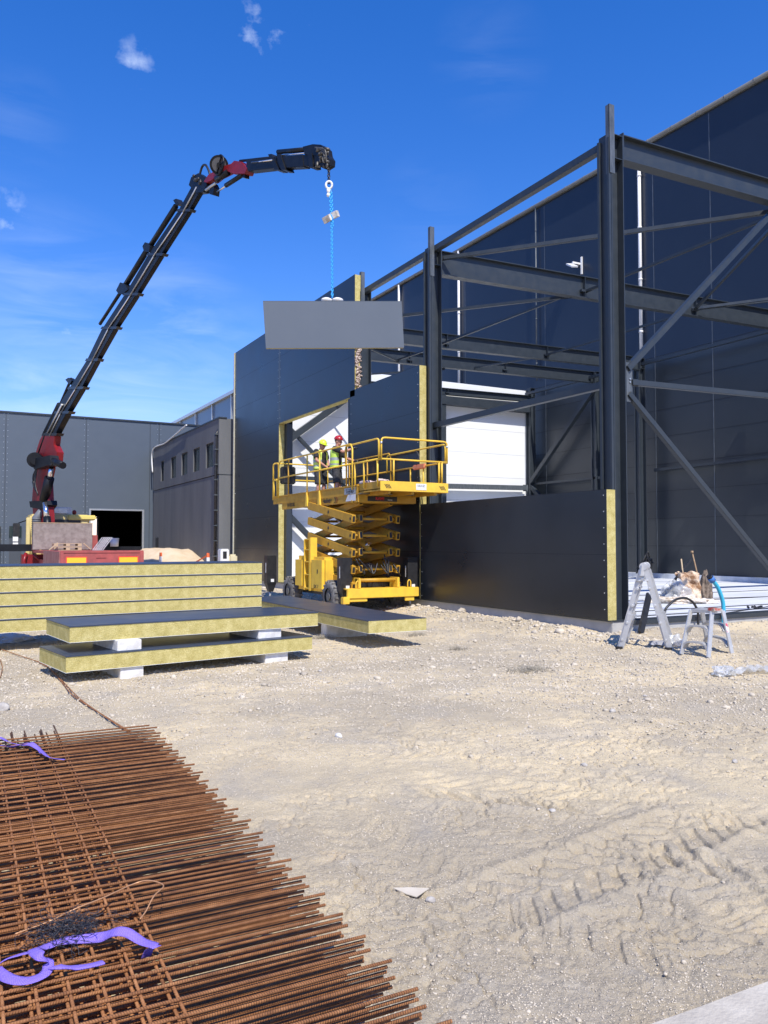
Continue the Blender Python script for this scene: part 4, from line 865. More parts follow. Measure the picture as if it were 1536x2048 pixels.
# engine covers on the left side with ladder between
def rbox(x0, x1, y0, y1, z0, z1, nm, mt, par=LF, bev=.05): q = MB(); q.box(x0, x1, y0, y1, z0, z1); return q.build(nm, mt, par, bevel=bev)
c1 = rbox(7.94, 8.55, 17.55, 18.32, .48, 1.32, 'engine_cover', M['yellow'], bev=.07)
q = MB(); q.box(7.935, 7.94, 17.85, 17.90, .92, 1.02); q.box(8.22, 8.34, 17.545, 17.549, .95, .965); q.build('latch', M['black'], c1)
text_mesh('DC 7', .12, frame((7.936, 17.95, .60), (0, -1, 0), (0, 0, 1)), 'marking', M['black'], c1)
rbox(7.94, 8.55, 18.75, 19.38, .48, 1.34, 'hydraulic_cover', M['yellow'], bev=.10)
q = MB(); q.box(7.94, 7.99, 18.36, 18.41, .48, 1.78); q.box(7.94, 8.12, 18.30, 18.355, .48, 1.80); q.box(7.94, 8.08, 18.68, 18.73, .48, 1.75)
for z in (.52, .86, 1.18, 1.48, 1.74): q.box(7.945, 8.06, 18.357, 18.70, z, z+.03)
q.build('access_ladder', M['yellow'], LF, bevel=.004)
# scissor pack: five crossing units, two outer and two inner arms each
ZB, ZTP, NU = .66, 2.62, 5; dz = (ZTP-ZB)/NU; YA, YB = 16.62, 19.05
for i in range(NU):
    zl = ZB+i*dz; zh = zl+dz
    for (x, kind) in ((8.26, 0), (9.44, 0), (8.45, 1), (9.24, 1)):
        a = Vector((x, YB, zh)); b_ = Vector((x, YA, zl))
        if kind: a.z, b_.z = zl, zh
        d = (b_-a).normalized(); q = MB(); q.bar(a-d*.06, b_+d*.08, .10, .19 if not kind else .17)
        arm = q.build('scissor_arm', M['yellow_shaded'], LF, bevel=.006)
        q = MB(); c = b_+d*.081; up = Vector((1, 0, 0)).cross(d).normalized(); q.bar(c, c+d*.004, .062, .13, up=up); q.build('open_end', M['black'], arm); mid = (a+b_)/2
        q = MB(); q.bar(a-d*.061, a-d*.064, .06, .13, up=up); q.build('open_end', M['black'], arm)
        q = MB(); q.cyl((x-.056, b_.y, b_.z), (x+.056, b_.y, b_.z), .035, 12); q.build('pivot', M['black'], arm)
        q = MB(); q.cyl((x-.056, mid.y, mid.z), (x+.056, mid.y, mid.z), .04, 12); q.build('pivot', M['black'], arm)
    for (yy, zz, rr_) in ((YA+.02, zh, .032), (YB, zh, .032), ((YA+YB)/2, zl+dz/2, .04)): q = MB(); q.cyl((8.25, yy, zz), (9.45, yy, zz), rr_, 12); q.build('cross_tube', M['yellow_shaded'], LF)
for (a, b_) in (((8.85, 18.8, .9), (8.85, 16.9, 1.65)), ((8.85, 16.9, 1.5), (8.85, 18.8, 2.35))):
    q = MB(); q.tube([a, Vector(a).lerp(Vector(b_), .6)], .07, 14); c = q.build('lift_cylinder', M['yellow_shaded'], LF); q = MB(); q.tube([Vector(a).lerp(Vector(b_), .6), b_], .045, 12); q.build('cylinder_rod', M['chrome'], c)
for k in range(7):
    x = random.uniform(8.5, 9.4); q = MB(); q.tube(smooth_curve([(x, 16.55, 1.15+random.uniform(-.1, .1)), (x+random.uniform(-.2, .2), 16.42, .95), (x+random.uniform(-.3, .3), 16.5, 1.1+random.uniform(-.3, .3))], 6), .014, 6)
    q.build('hydraulic_hose', M['black'], LF)
# platform: main frame, extension deck
PX0, PX1 = 8.28, 10.02; PZ = 2.78
m = MB()
m.box(PX0+.0, PX0+.05, 16.35, 21.1, 2.60, 2.78); m.box(PX0-.012, PX0-.0005, 16.35, 21.75, 2.775, 2.965); m.box(PX1-.25, PX1-.20, 16.35, 21.0, 2.60, 2.78); m.box(PX0+.05, PX1-.25, 16.35, 16.41, 2.59, 2.78)
for y in (17.2, 18.2, 19.2, 20.2, 20.9): m.box(PX0+.051, PX1-.251, y, y+.06, 2.66, 2.779)
m.box(PX0-.03, PX0+.02, 16.35, 21.75, 2.967, 3.0)
mf = m.build('platform_frame', M['yellow_shaded'], LF, bevel=.004)
m = MB(); m.box(PX0+.0, PX1, 16.2, 21.75, 2.782, 2.80); m.build('platform_floor', mat('chequer_deck', (.25, .23, .2), .6, .3), LF)
EY0, EY1 = 15.3, 16.9
m = MB(); m.box(PX0+.02, PX1+.0, EY0+.02, EY1, 2.835, 2.86); m.box(PX0+.02, PX0+.05, EY0+.02, EY1, 2.80, 3.02); m.box(PX1-.03, PX1, EY0+.02, EY1, 2.80, 3.02)
for x in (8.5, 9.1, 9.7): m.box(x, x+.06, EY0+.03, EY1, 2.74, 2.834)
ex = m.build('extension_deck', M['yellow_shaded'], LF, bevel=.003)
m = MB(); m.box(PX0, PX1+.02, EY0-.02, EY0+.015, 2.80, 3.02); fb = m.build('front_toe_board', M['yellow'], LF, bevel=.006)
def sign(x0, x1, y, z0, z1, mt, par, nm='sign'): q = MB(); q.box(x0, x1, y-.006, y-.001, z0, z1); return q.build(nm, mt, par)
s1 = sign(PX0+.90, PX0+1.17, EY0-.02, 2.845, 2.985, M['white'], fb, 'white_sticker'); text_mesh('I.R.D.IZ.', .066, frame((PX0+1.035, EY0-.0275, 2.935), (1, 0, 0), (0, 0, 1)), 'sticker_text', M['black'], s1, .9)
for xx in (PX0+.12, PX1-.20):
    q = MB()
    for k in range(4):
        a = Vector((xx+k*.035-.02, EY0-.023, 2.95)); q.bar(a, a+Vector((.06, 0, -.09)), .014, .003, up=(0, 1, 0))
    q.build('hazard_stripe', M['black'], fb)
s2 = sign(PX0+.24, PX0+1.02, 16.35, 2.63, 2.745, M['black'], mf, 'black_sign')
text_mesh('RAMI', .10, frame((PX0+.56, 16.342, 2.69), (1, 0, 0), (0, 0, 1)), 'sign_text', mat('sign_red', (.6, .02, .03), .5), s2, 1.0, bold=.002)
text_mesh('trenta', .05, frame((PX0+.83, 16.342, 2.67), (1, 0, 0), (0, 0, 1)), 'sign_text', M['white'], s2)
xs = PX0-.0135
text_mesh('Haulotte', .155, frame((xs, 18.05, 2.872-.17), (0, -1, 0), (0, 0, 1)), 'maker_lettering', M['black'], mf, .95, bold=.004)
q = MB()
for k, c in enumerate((17.62, 17.52)):
    q.prism([(xs, c, 2.77), (xs, c-.03, 2.77), (xs, c-.10, 2.70), (xs, c-.03, 2.63), (xs, c, 2.63), (xs, c-.07, 2.70)], (-.002, 0, 0), k)
q.build('chevron', [M['black'], mat('maroon', (.25, .03, .02), .5)], mf)
text_mesh('H 18 S XL', .13, frame((xs, 20.4, 2.70), (0, -1, 0), (0, 0, 1)), 'model_lettering', M['black'], mf, .95, bold=.003)
q = MB(); q.box(xs-.006, xs, 16.45, 17.05, 2.80, 2.95); s3 = q.build('silver_label', M['galv'], mf); text_mesh('1-J-J-SID', .14, frame((xs-.0075, 16.75, 2.875), (0, -1, 0), (0, 0, 1)), 'label_text', M['black'], s3, .85, bold=.002)
q = MB(); q.prism([(xs-.004, 16.45, 2.64), (xs-.004, 16.98, 2.64), (xs-.004, 16.85, 2.79), (xs-.004, 16.45, 2.79)], (-.003, 0, 0)); s4 = q.build('silver_plate', M['white'], mf)
# guard rails
def rail(pts, par=LF, r=.021, nm='guard_rail', mt='yellow'): q = MB(); q.tube(pts, r, 8); return q.build(nm, M[mt], par)
def hoop(y0, y1, x, z0, z1, zmid=None, rad=.1):
    """rounded rail frame in the plane X = x"""
    P = [(x, y0, z0), (x, y0, z1-rad), (x, y0+rad*.3*(1 if y1 > y0 else -1), z1-rad*.3), (x, y0+rad*(1 if y1 > y0 else -1), z1), (x, y1-rad*(1 if y1 > y0 else -1), z1), (x, y1-rad*.3*(1 if y1 > y0 else -1), z1-rad*.3), (x, y1, z1-rad), (x, y1, z0)]
    o = rail(smooth_curve(P[:1], 1) if False else P)
    return o
def ubar(p, q_, zt, rad=.10, z0=None):
    p = Vector(p); q_ = Vector(q_); d = (q_-p).normalized()
    return rail([p, Vector((p.x, p.y, zt-rad)), Vector((p.x, p.y, zt-rad*.35))+d*rad*.12, Vector((p.x, p.y, zt-rad*.1))+d*rad*.45, Vector((p.x, p.y, zt))+d*rad, Vector((q_.x, q_.y, zt))-d*rad, Vector((q_.x, q_.y, zt-rad*.1))-d*rad*.45, Vector((q_.x, q_.y, zt-rad*.35))-d*rad*.12, Vector((q_.x, q_.y, zt-rad)), q_])
ZR = 3.97; ZM = 3.50
X_l = PX0-.03
# extension front
ubar((PX0+.03, EY0, ZM-.03), (PX1-.0, EY0, ZM-.03), ZR); rail([(PX0+.03, EY0, ZM), (PX1, EY0, ZM)])
for x in (PX0+.34, PX1-.22, PX1-.14): rail([(x, EY0, 3.02), (x, EY0, ZM)])
# extension left side and right side
ubar((X_l+.02, EY0+.04, ZM-.03), (X_l+.02, EY1+.1, ZM-.03), ZR-.02); rail([(X_l+.02, EY0+.04, ZM), (X_l+.02, EY1+.1, ZM)])
for y in (EY0+.1, EY0+.75, EY0+1.2): rail([(X_l+.02, y, 2.9), (X_l+.02, y, ZM)])
ubar((PX1-.02, EY0+.04, ZM-.03), (PX1-.02, EY1+1.2, ZM-.03), ZR-.05); rail([(PX1-.02, EY0+.1, ZM), (PX1-.02, EY1+1.2, ZM)], mt='yellow_shaded')
for y in (EY0+.2, EY0+1.0, EY0+1.6): rail([(PX1-.02, y, 2.85), (PX1-.02, y, ZM)])
# main platform left side: long run with posts that reach down to the frame
rail([(X_l, 16.6, 2.9), (X_l, 16.6, ZR-.1), (X_l, 16.68, ZR-.01), (X_l, 16.8, ZR), (X_l, 21.15, ZR), (X_l, 21.25, ZR-.05), (X_l, 21.3, ZR-.12), (X_l, 21.3, 2.95)]); rail([(X_l, 16.6, ZM), (X_l, 21.3, ZM)])
for y in (16.95, 20.6): rail([(X_l+.02, y, 2.95), (X_l+.02, y, ZR-.01)], mt='yellow_shaded')
for y in (18.45, 19.25):
    p = rail([(X_l, y, 2.95), (X_l, y, ZR-.01)]); q = MB(); q.hexa([(X_l-.03, y-.07, 2.62), (X_l+.015, y-.07, 2.62), (X_l+.015, y+.07, 2.62), (X_l-.03, y+.07, 2.62), (X_l-.03, y-.02, 2.98), (X_l+.015, y-.02, 2.98), (X_l+.015, y+.02, 2.98), (X_l-.03, y+.02, 2.98)]); q.build('post_foot', M['yellow'], p)
# rear end of the platform
ubar((X_l+.02, 21.75, 3.44), (X_l+.02, 21.35, 3.44), ZR-.03); 
rail([(X_l+.02, 21.75, ZM-.04), (X_l+.02, 21.35, ZM-.04)])
for y in (21.7, 21.45): rail([(X_l+.02, y, 2.95), (X_l+.02, y, ZM-.04)])
ubar((X_l+.02, 21.77, 2.9), (PX1-.02, 21.77, 2.9), ZR); rail([(X_l, 21.77, ZM), (PX1-.02, 21.77, ZM)])
# right side, nearest the wall
rail([(PX1-.02, 17.9, 2.85), (PX1-.02, 17.9, ZR-.1), (PX1-.02, 18.0, ZR), (PX1-.02, 21.7, ZR)], mt='yellow_shaded'); rail([(PX1-.02, 17.9, ZM), (PX1-.02, 21.7, ZM)], mt='yellow_shaded')
for y in (19.2, 20.3, 21.3): rail([(PX1-.02, y, 2.85), (PX1-.02, y, ZR)], mt='yellow_shaded')
# control box
q = MB(); q.box(PX0+.1, PX0+.5, 21.3, 21.55, 3.35, 3.85); q.build('control_box', M['black'], LF, bevel=.03)
q = MB()
for (x, z) in ((PX0+.03, 3.86), (PX1, 3.86)): q.cyl((x, EY0, z-.03), (x, EY0, z+.02), .027, 10)
q.build('rail_clamp', M['galv'], LF)
q = MB(); q.tube(smooth_curve([(PX1-.05, 16.6, 3.9), (PX1-.02, 16.5, 3.75), (PX1-.1, 16.5, 3.55)], 5), .014, 6); q.build('cable', M['black'], LF)
# things lying on the deck
q = MB(); q.tube([(8.75, 15.75, 3.08), (8.95, 15.70, 3.08), (9.55, 15.55, 3.08)], [.085, .09, .085], 14); o = q.build('brown_roll', mat('kraft', (.26, .14, .09), .75, 0, (.34, .2, .13), 6)); tag(o, 'brown tarpaulin roll lying on the front of the lift deck', 'roll'); o.location.z = -.12; 
q = MB()
for k in range(16): q.ell((8.42+random.uniform(-.02, .25), 16.0+random.uniform(-.35, .6), 3.0+random.uniform(-.02, .05)), (random.uniform(.06, .13), random.uniform(.07, .15), random.uniform(.04, .07)), 8, 6)
o = q.build('crumpled_cloth', mat('pink_cloth', (.45, .32, .28), .9, 0, (.80, .66, .6), 9, 2.0, .6, 30, .1)); md = o.modifiers.new('r', 'REMESH'); md.mode = 'VOXEL'; md.voxel_size = .012; md2 = o.modifiers.new('d', 'DISPLACE'); tx = bpy.data.textures.new('cl', 'CLOUDS'); tx.noise_scale = .05; md2.texture = tx; md2.strength = .05
tag(o, 'crumpled pale pink cloth heaped on the lift deck by the rail', 'cloth')
q = MB(); q.box(PX1-.06, PX1+.01, 16.2, 16.75, 3.44, 3.56); o = q.build('orange_rag', mat('rag', (.75, .28, .14), .8), None, bevel=.02); tag(o, 'small orange rag tied round the far rail of the lift', 'rag')

# ------------------------------------------------------------------ people
SK = mat('skin', (.52, .27, .19), .55, 0, (.45, .2, .14), 8)
def person(loc, heading, label, helmet, vest_c, vest_c2, pose, hair=(.05, .03, .02)):
    t = thing('person', label, 'person', loc, heading)
    J = {k: Vector(v) for k, v in pose.items() if isinstance(v, tuple)}
    b = MB()
    hc = J['head']; fy = pose.get('turn', 0)
    RH = Matrix.Rotation(R(pose.get('yaw', 0)), 3, 'Z') @ Matrix.Rotation(R(pose.get('nod', 10)), 3, 'Y')
    def H(x, y, z): return hc+RH @ Vector((x, y, z))
    b.ell(H(0, 0, .02), (.098, .078, .118), 20, 14, rot=RH); b.ell(H(.03, 0, -.06), (.066, .058, .065), 16, 10, rot=RH); b.ell(H(.055, 0, -.095), (.03, .028, .025), 10, 8, rot=RH)
    b.ell(H(.104, 0, -.015), (.02, .013, .03), 8, 6, rot=RH); b.ell(H(.09, 0, -.062), (.016, .026, .010), 8, 6, rot=RH)
    for s in (-1, 1): b.ell(H(-.005, s*.079, -.005), (.018, .012, .032), 8, 6, rot=RH); b.ell(H(.088, s*.03, .015), (.012, .014, .009), 8, 6, rot=RH)
    b.tube([J['chest']+Vector((0, 0, .12)), J['neck'], hc+Vector((-.01, 0, -.05))], [.075, .058, .056], 14)
    b.ell((J['chest']+J['neck'])/2-Vector((0, 0, .02)), (.105, .185, .11), 16, 10); b.ell(J['chest'], (.118, .165, .20), 16, 12); b.ell((J['chest']+J['pelvis'])/2, (.112, .145, .20), 16, 12); b.ell(J['pelvis'], (.122, .165, .13), 16, 10)
    for s in ('l', 'r'):
        sg = 1 if s == 'l' else -1
        b.tube([J['sh'+s], J['sh'+s].lerp(J['el'+s], .5), J['el'+s], J['el'+s].lerp(J['ha'+s], .35), J['ha'+s]], [.055, .048, .040, .042, .027], 12); b.ell(J['sh'+s], (.062, .062, .062))
        d = (J['ha'+s]-J['el'+s]).normalized(); side = d.cross(Vector((0, 0, 1))).normalized(); up_ = side.cross(d)
        hb = J['ha'+s]; b.tube([hb, hb+d*.04, hb+d*.09], [.026, .034, .033], 10)
        for k, (o_, ln) in enumerate(((-.028, .062), (-.009, .075), (.010, .070), (.028, .055))):
            base = hb+d*.085+side*o_; b.tube([base, base+d*ln*.5-up_*.008, base+d*ln*.85-up_*.028], [.0105, .0098, .008], 7)
        b.tube([hb+d*.03+side*.03*(-sg), hb+d*.065+side*.058*(-sg)-up_*.008, hb+d*.095+side*.062*(-sg)-up_*.012], [.013, .012, .009], 7)
        b.tube([J['hip'+s], J['hip'+s].lerp(J['kn'+s], .5), J['kn'+s], J['kn'+s].lerp(J['an'+s], .3), J['an'+s]], [.088, .074, .056, .060, .037], 14)
        b.tube([J['an'+s]+Vector((-.04, 0, -.04)), J['an'+s]+Vector((.06, 0, -.05)), J['an'+s]+Vector((.15, 0, -.055))], [.035, .036, .028], 10)
    o = b.build('body', SK, t); md = o.modifiers.new('r', 'REMESH'); md.mode = 'VOXEL'; md.voxel_size = .0075; md.use_smooth_shade = True
    def cloth(q, nm, mt, vox=.012, sm=2):
        c = q.build(nm, mt, t); m1 = c.modifiers.new('r', 'REMESH'); m1.mode = 'VOXEL'; m1.voxel_size = vox; m1.use_smooth_shade = True; m2 = c.modifiers.new('s', 'SMOOTH'); m2.iterations = sm; m2.factor = .5
        tx = bpy.data.textures.new('fold', 'CLOUDS'); tx.noise_scale = .09; m3 = c.modifiers.new('d', 'DISPLACE'); m3.texture = tx; m3.strength = .025; m3.mid_level = .45; return c
    blk = mat('black_cotton', (.016, .016, .018), .9, 0, (.03, .03, .033), 7)
    q = MB(); q.ell(J['chest'], (.138, .188, .21), 16, 12); q.ell((J['chest']+J['pelvis'])/2, (.135, .170, .22), 16, 12); q.ell((J['chest']+J['neck'])/2-Vector((0, 0, .03)), (.115, .195, .10), 16, 10)
    for s in 'lr': q.tube([J['sh'+s], J['sh'+s].lerp(J['el'+s], .75)], [.082, .076], 14); q.ell(J['sh'+s], (.078, .078, .078))
    cloth(q, 'tshirt', blk)
    q = MB(); q.ell(J['pelvis'], (.145, .185, .15), 16, 12)
    for s in 'lr': q.tube([J['hip'+s]+Vector((0, 0, .05)), J['hip'+s].lerp(J['kn'+s], .5), J['kn'+s]+Vector((0, 0, .01))], [.115, .108, .105], 16)
    cloth(q, 'shorts', mat('shorts', (.02, .021, .024), .9, 0, (.05, .05, .055), 9, 2))
    # open hi-vis vest: a shell round the trunk, open at the front
    vm = mat('hivis', vest_c, .7, 0, vest_c2, 5, 1.5); rf = mat('reflective_tape', (.38, .40, .40), .4, .3)
    q = MB(); rows = []
    ch, pe, ne = J['chest'], J['pelvis'], J['neck']; zt, zb2 = ne.z-.03, pe.z-.04; nn = 28; op = pose.get('open', 35)
    for i in range(15):
        f = i/14; z = zt+(zb2-zt)*f; c = ch.lerp(pe, max(0, min(1, (ch.z-z)/(ch.z-pe.z)))) if z < ch.z else ch.lerp(ne, (z-ch.z)/(ne.z-ch.z)*.6)
        rx = .175 if f > .15 else .10+.075*f/.15; ry = .225 if f > .2 else .13+.095*f/.2; row = []
        for k in range(nn+1):
            a = R(op)+(2*math.pi-2*R(op))*k/nn; w = 1+.035*math.sin(a*5+f*3)*f; row.append(Vector((c.x+rx*math.cos(a)*w, c.y+ry*math.sin(a)*w, z)))
        rows.append(row)
    vs = [p for r_ in rows for p in r_]; n1 = nn+1
    fs = [(i*n1+k, i*n1+k+1, (i+1)*n1+k+1, (i+1)*n1+k) for i in range(14) for k in range(nn)]
    q.add(vs, fs, 0, True)
    for idx, f in enumerate(q.f):
        i = idx//nn
        if i in (7, 8, 11) : q.mi[idx] = 1
    v = q.build('vest', [vm, rf], t); sd_ = v.modifiers.new('s', 'SOLIDIFY'); sd_.thickness = .006
    # helmet
    q = MB(); n = 24; vs = []; RHh = RH
    for i in range(9):
        f = i/8; a = f*math.pi/2; 
        for k in range(n):
            th = 2*math.pi*k/n; vs.append(H(.128*math.cos(th)*math.cos(a)-.005, .105*math.sin(th)*math.cos(a), .055+.105*math.sin(a)))
    q.add(vs, [(i*n+k, i*n+(k+1) % n, (i+1)*n+(k+1) % n, (i+1)*n+k) for i in range(8) for k in range(n)], smooth=True)
    br = [H((.134+(.05 if math.cos(2*math.pi*k/n) > .3 else 0)*math.cos(2*math.pi*k/n))*math.cos(2*math.pi*k/n), .114*math.sin(2*math.pi*k/n), .048) for k in range(n)]
    q.add(vs[:n]+br, [(k, (k+1) % n, n+(k+1) % n, n+k) for k in range(n)]); q.tube([H(-.10, 0, .13), H(0, 0, .166), H(.09, 0, .14)], .012, 6)
    hm = q.build('helmet', mat('helmet_'+name_of(helmet), helmet, .3), t); s_ = hm.modifiers.new('s', 'SOLIDIFY'); s_.thickness = .005
    q = MB(); q.ell(H(-.02, 0, .03), (.09, .081, .075), 16, 10, rot=RH); q.build('hair', mat('hair', hair, .8), t)
    if pose.get('glasses'):
        q = MB()
        for s in (-1, 1): q.ell(H(.099, s*.033, .017), (.008, .030, .020), 10, 6, rot=RH); q.bar(H(.09, s*.062, .02), H(-.0, s*.081, .02), .006)
        q.build('sunglasses', M['black'], t)
    for s in 'lr':
        q = MB(); a = J['an'+s]; q.tube([a+Vector((-.05, 0, -.06)), a+Vector((.07, 0, -.065)), a+Vector((.17, 0, -.075))], [.045, .048, .036], 12); q.tube([a+Vector((-.015, 0, -.05)), a+Vector((-.01, 0, .05))], [.055, .05], 12); q.box(a.x-.095, a.x+.20, a.y-.045, a.y+.045, a.z-.115, a.z-.09); q.build('shoe', M['black'], t)
        if pose.get('gloves'):
            q = MB(); d = (J['ha'+s]-J['el'+s]).normalized(); side = d.cross(Vector((0, 0, 1))).normalized(); up_ = side.cross(d); hb = J['ha'+s]; q.tube([hb-d*.03, hb, hb+d*.04, hb+d*.095], [.036, .032, .041, .040], 10)
            for k, (o_, ln) in enumerate(((-.028, .066), (-.009, .079), (.010, .074), (.028, .059))): base = hb+d*.085+side*o_; q.tube([base, base+d*ln*.5-up_*.008, base+d*ln*.88-up_*.028], [.0135, .0128, .011], 7)
            sg = 1 if s == 'l' else -1; q.tube([hb+d*.03+side*.03*(-sg), hb+d*.065+side*.058*(-sg)-up_*.008, hb+d*.098+side*.063*(-sg)-up_*.012], [.016, .015, .012], 7)
            c = q.build('glove', M['black'], t)
    return t
def name_of(c): return 'red' if c[1] < .2 else 'lime'
FL = 2.80
def stand(d): r = dict(pelvis=(0, 0, .95), chest=(.0, 0, 1.28), neck=(0, 0, 1.50), head=(.03, 0, 1.63), shl=(0, .175, 1.42), shr=(0, -.175, 1.42), hipl=(0, .09, .90), hipr=(0, -.09, .90), knl=(.03, .11, .50), knr=(.03, -.11, .50), anl=(0, .12, .115), anr=(0, -.12, .115)); r.update(d); return r
pA = onp(641, 940, Vector((8.95, 20.6, 0)), Vector((math.sin(YAW), math.cos(YAW), 0)))
pB = onp(673, 940, Vector((9.2, 20.0, 0)), Vector((math.sin(YAW), math.cos(YAW), 0)))
head_r = -YAW
person((pA.x, pA.y, FL), head_r-R(38), 'worker in lime helmet, sunglasses and yellow vest, looking down with hands low', (.72, .85, .06), (.62, .80, .10), (.75, .86, .2),
       stand(dict(head=(.07, 0, 1.60), neck=(.02, 0, 1.49), chest=(-.01, 0, 1.27), ell=(.05, .25, 1.16), hal=(.22, .10, .98), elr=(.08, -.25, 1.16), har=(.26, -.10, 1.0), nod=22, glasses=1, gloves=0, open=28)))
person((pB.x, pB.y, FL), head_r-R(12), 'worker in red helmet and open green vest, reaching both arms to the right', (.42, .02, .03), (.42, .62, .06), (.55, .74, .12),
       stand(dict(head=(.05, 0, 1.66), neck=(.02, 0, 1.52), chest=(.0, 0, 1.30), shl=(0, .19, 1.44), shr=(0, -.19, 1.44), elr=(.26, -.26, 1.34), har=(.50, -.20, 1.42), ell=(.24, .22, 1.20), hal=(.50, .16, 1.12), nod=8, yaw=-8, gloves=1, open=48, knl=(.04, .15, .50), anl=(-.02, .20, .115), knr=(.05, -.12, .50), anr=(.03, -.18, .115))), hair=(.12, .08, .05))
# ------------------------------------------------------------------ reinforcing mesh
def rebar():
    LX = 4.3
    q = MB(); q.cyl((-LX, 0, 0), (0, 0, 0), .0062, 8); longm = q.build('bar', M['rust']); lm = longm.data; bpy.data.objects.remove(longm)
    LY = 5.3
    q = MB(); q.cyl((0, 0, 0), (0, LY, 0), .0058, 8); o = q.build('bar', M['rust']); cm = o.data; bpy.data.objects.remove(o)
    xr = 1.37; names = ['topmost', 'second from the top', 'third from the top', 'fourth from the top', 'fourth from the bottom', 'third from the bottom', 'second from the bottom', 'bottom']
    ngrp = 8
    for s in range(ngrp):
        k = ngrp-1-s; z = .026+.0235*k
        ox, oy = (0, 0) if s == 0 else (-.012*s+random.uniform(-.02, .02), random.uniform(-.004, .004)); rz = R(random.uniform(-.12, .12)) if s else 0
        oy += s*.0128
        t = thing('rebar_mesh', 'rusty reinforcing mesh sheet, %s of the pile of eight' % names[s], 'rebar mesh', (xr+ox, 2.0+oy, z), rz+R(-1.3), 'pile of rebar mesh sheets')
        y = .0; i = 0
        while 2.0+y < 6.68:
            b = bpy.data.objects.new('bar', lm); COL.objects.link(b); b.parent = t; b.location = (random.uniform(-.012, .010)+(.02 if i % 2 else -.02), y+random.uniform(-.004, .004), .0); b.rotation_euler = (random.uniform(-3, 3), R(random.uniform(-.12, .12)), R(random.uniform(-.2, .2))); y += .100; i += 1
        x = -.70
        n = 0
        while n < 12:
            b = bpy.data.objects.new('bar', cm); COL.objects.link(b); b.parent = t; b.location = (x+random.uniform(-.005, .005), -.30+random.uniform(-.05, .04), -.0115); b.rotation_euler = (R(random.uniform(-.1, .1)), random.uniform(-3, 3), R(random.uniform(-.2, .2))); b.scale.y = random.uniform(.985, 1.005); x -= .100; n += 1
rebar()
ZR0 = .026+.0235*7+.008
M['purple_n'] = M['purple']
def ribbon(pts, w, nm, mt, label, cat='strap', grp=None, thick=.002, roll=None):
    P = smooth_curve(pts, 8); n = len(P); rl = [x*.55 for x in (roll or [0]*len(pts))]
    vs = []; uv = []; s = 0
    for i, p in enumerate(P):
        d = (P[min(i+1, n-1)]-P[max(i-1, 0)]).normalized(); sd = d.cross(Vector((0, 0, 1))); sd = sd.normalized() if sd.length > .05 else Vector((1, 0, 0)); up = sd.cross(d)
        f = i/(n-1)*(len(rl)-1); k = int(min(f, len(rl)-2)); a = R(rl[k]+(rl[k+1]-rl[k])*(f-k)); sd2 = sd*math.cos(a)+up*math.sin(a)
        if i: s += (p-P[i-1]).length
        for j in (-1, -.5, 0, .5, 1): vs.append(p+sd2*(w/2*j)+up*(.002*(1-j*j))); uv.append((s*1.0, j*.5*w))
    q = MB(); q.add(vs, [(i*5+j, i*5+j+1, (i+1)*5+j+1, (i+1)*5+j) for i in range(n-1) for j in range(4)], smooth=True)
    o = q.build(nm, mt); me = o.data; u = me.uv_layers.new(name='UVMap')
    for l in me.loops: u.data[l.index].uv = uv[l.vertex_index]
    m = o.modifiers.new('s', 'SOLIDIFY'); m.thickness = thick; tag(o, label, cat, grp); return o
def rz_(u, v, z=0.0): return onz(u, v, ZR0+z)
o = ribbon([rz_(292, 1916, -.03), rz_(300, 1898, .01), rz_(312, 1893, .03), rz_(285, 1884, .03), rz_(255, 1866, .05), rz_(232, 1864, .05), rz_(205, 1874, .02), rz_(165, 1878, .015), rz_(120, 1884, .02), rz_(85, 1897, .02), rz_(66, 1900, .05), rz_(80, 1912, .06), rz_(96, 1925, .03), rz_(90, 1948, .015), rz_(55, 1962, .012), rz_(20, 1958, .012), rz_(-6, 1940, .012), rz_(8, 1922, .03), rz_(40, 1910, .035), rz_(75, 1902, .05)],
           .036, 'lifting_sling', M['purple'], 'purple webbing sling lying in loops over the near part of the rebar mesh', 'sling', 'purple slings',
           roll=[20, 10, 5, 15, 50, 60, 80, 60, 20, 10, -30, -50, -20, 10, 20, 35, 60, 50, 25, 10])
ribbon([rz_(84, 1948, .012), rz_(95, 1937, .015), rz_(120, 1932, .03), rz_(150, 1934, .012), rz_(180, 1930, .012), rz_(207, 1923, .01)], .036, 'sling_end', M['purple'], 'stitched end of purple sling pointing right across the near rebar mesh', 'sling', 'purple slings', thick=.005, roll=[40, 25, 10, 8, 12, 10])
ribbon([rz_(-30, 1468, .02), rz_(0, 1475, .02), rz_(20, 1485, .03), rz_(45, 1490, .02), rz_(62, 1488, .04), rz_(80, 1500, .02), rz_(100, 1515, .02), rz_(130, 1519, .012)], .036, 'lifting_sling', M['purple'], 'purple webbing sling lying twisted over the far corner of the rebar mesh', 'sling', 'purple slings', roll=[10, 10, 60, 10, -60, 20, 50, 10])
ribbon([rz_(-30, 1492, .012), rz_(0, 1491, .012), rz_(25, 1494, .02), rz_(55, 1486, .03), rz_(72, 1492, .02), rz_(85, 1507, .015)], .036, 'lifting_sling', M['purple'], 'second strand of purple sling beside the twisted one at the far mesh corner', 'sling', 'purple slings', roll=[10, 20, 70, 20, 10, 30])
q = MB(); q.tube(smooth_curve([rz_(30, 1868, .01), rz_(100, 1842, .02), rz_(150, 1818, .05), rz_(210, 1794, .05), rz_(262, 1770, .04), rz_(296, 1761, .05), rz_(327, 1771, .05), rz_(308, 1792, .05), rz_(292, 1822, .02), rz_(280, 1838, .01)], 8), .0028, 6)
tag(q.build('copper_wire', mat('copper_wire', (.62, .33, .16), .4, .4)), 'thin bright copper coloured wire looping over the rebar mesh', 'wire')
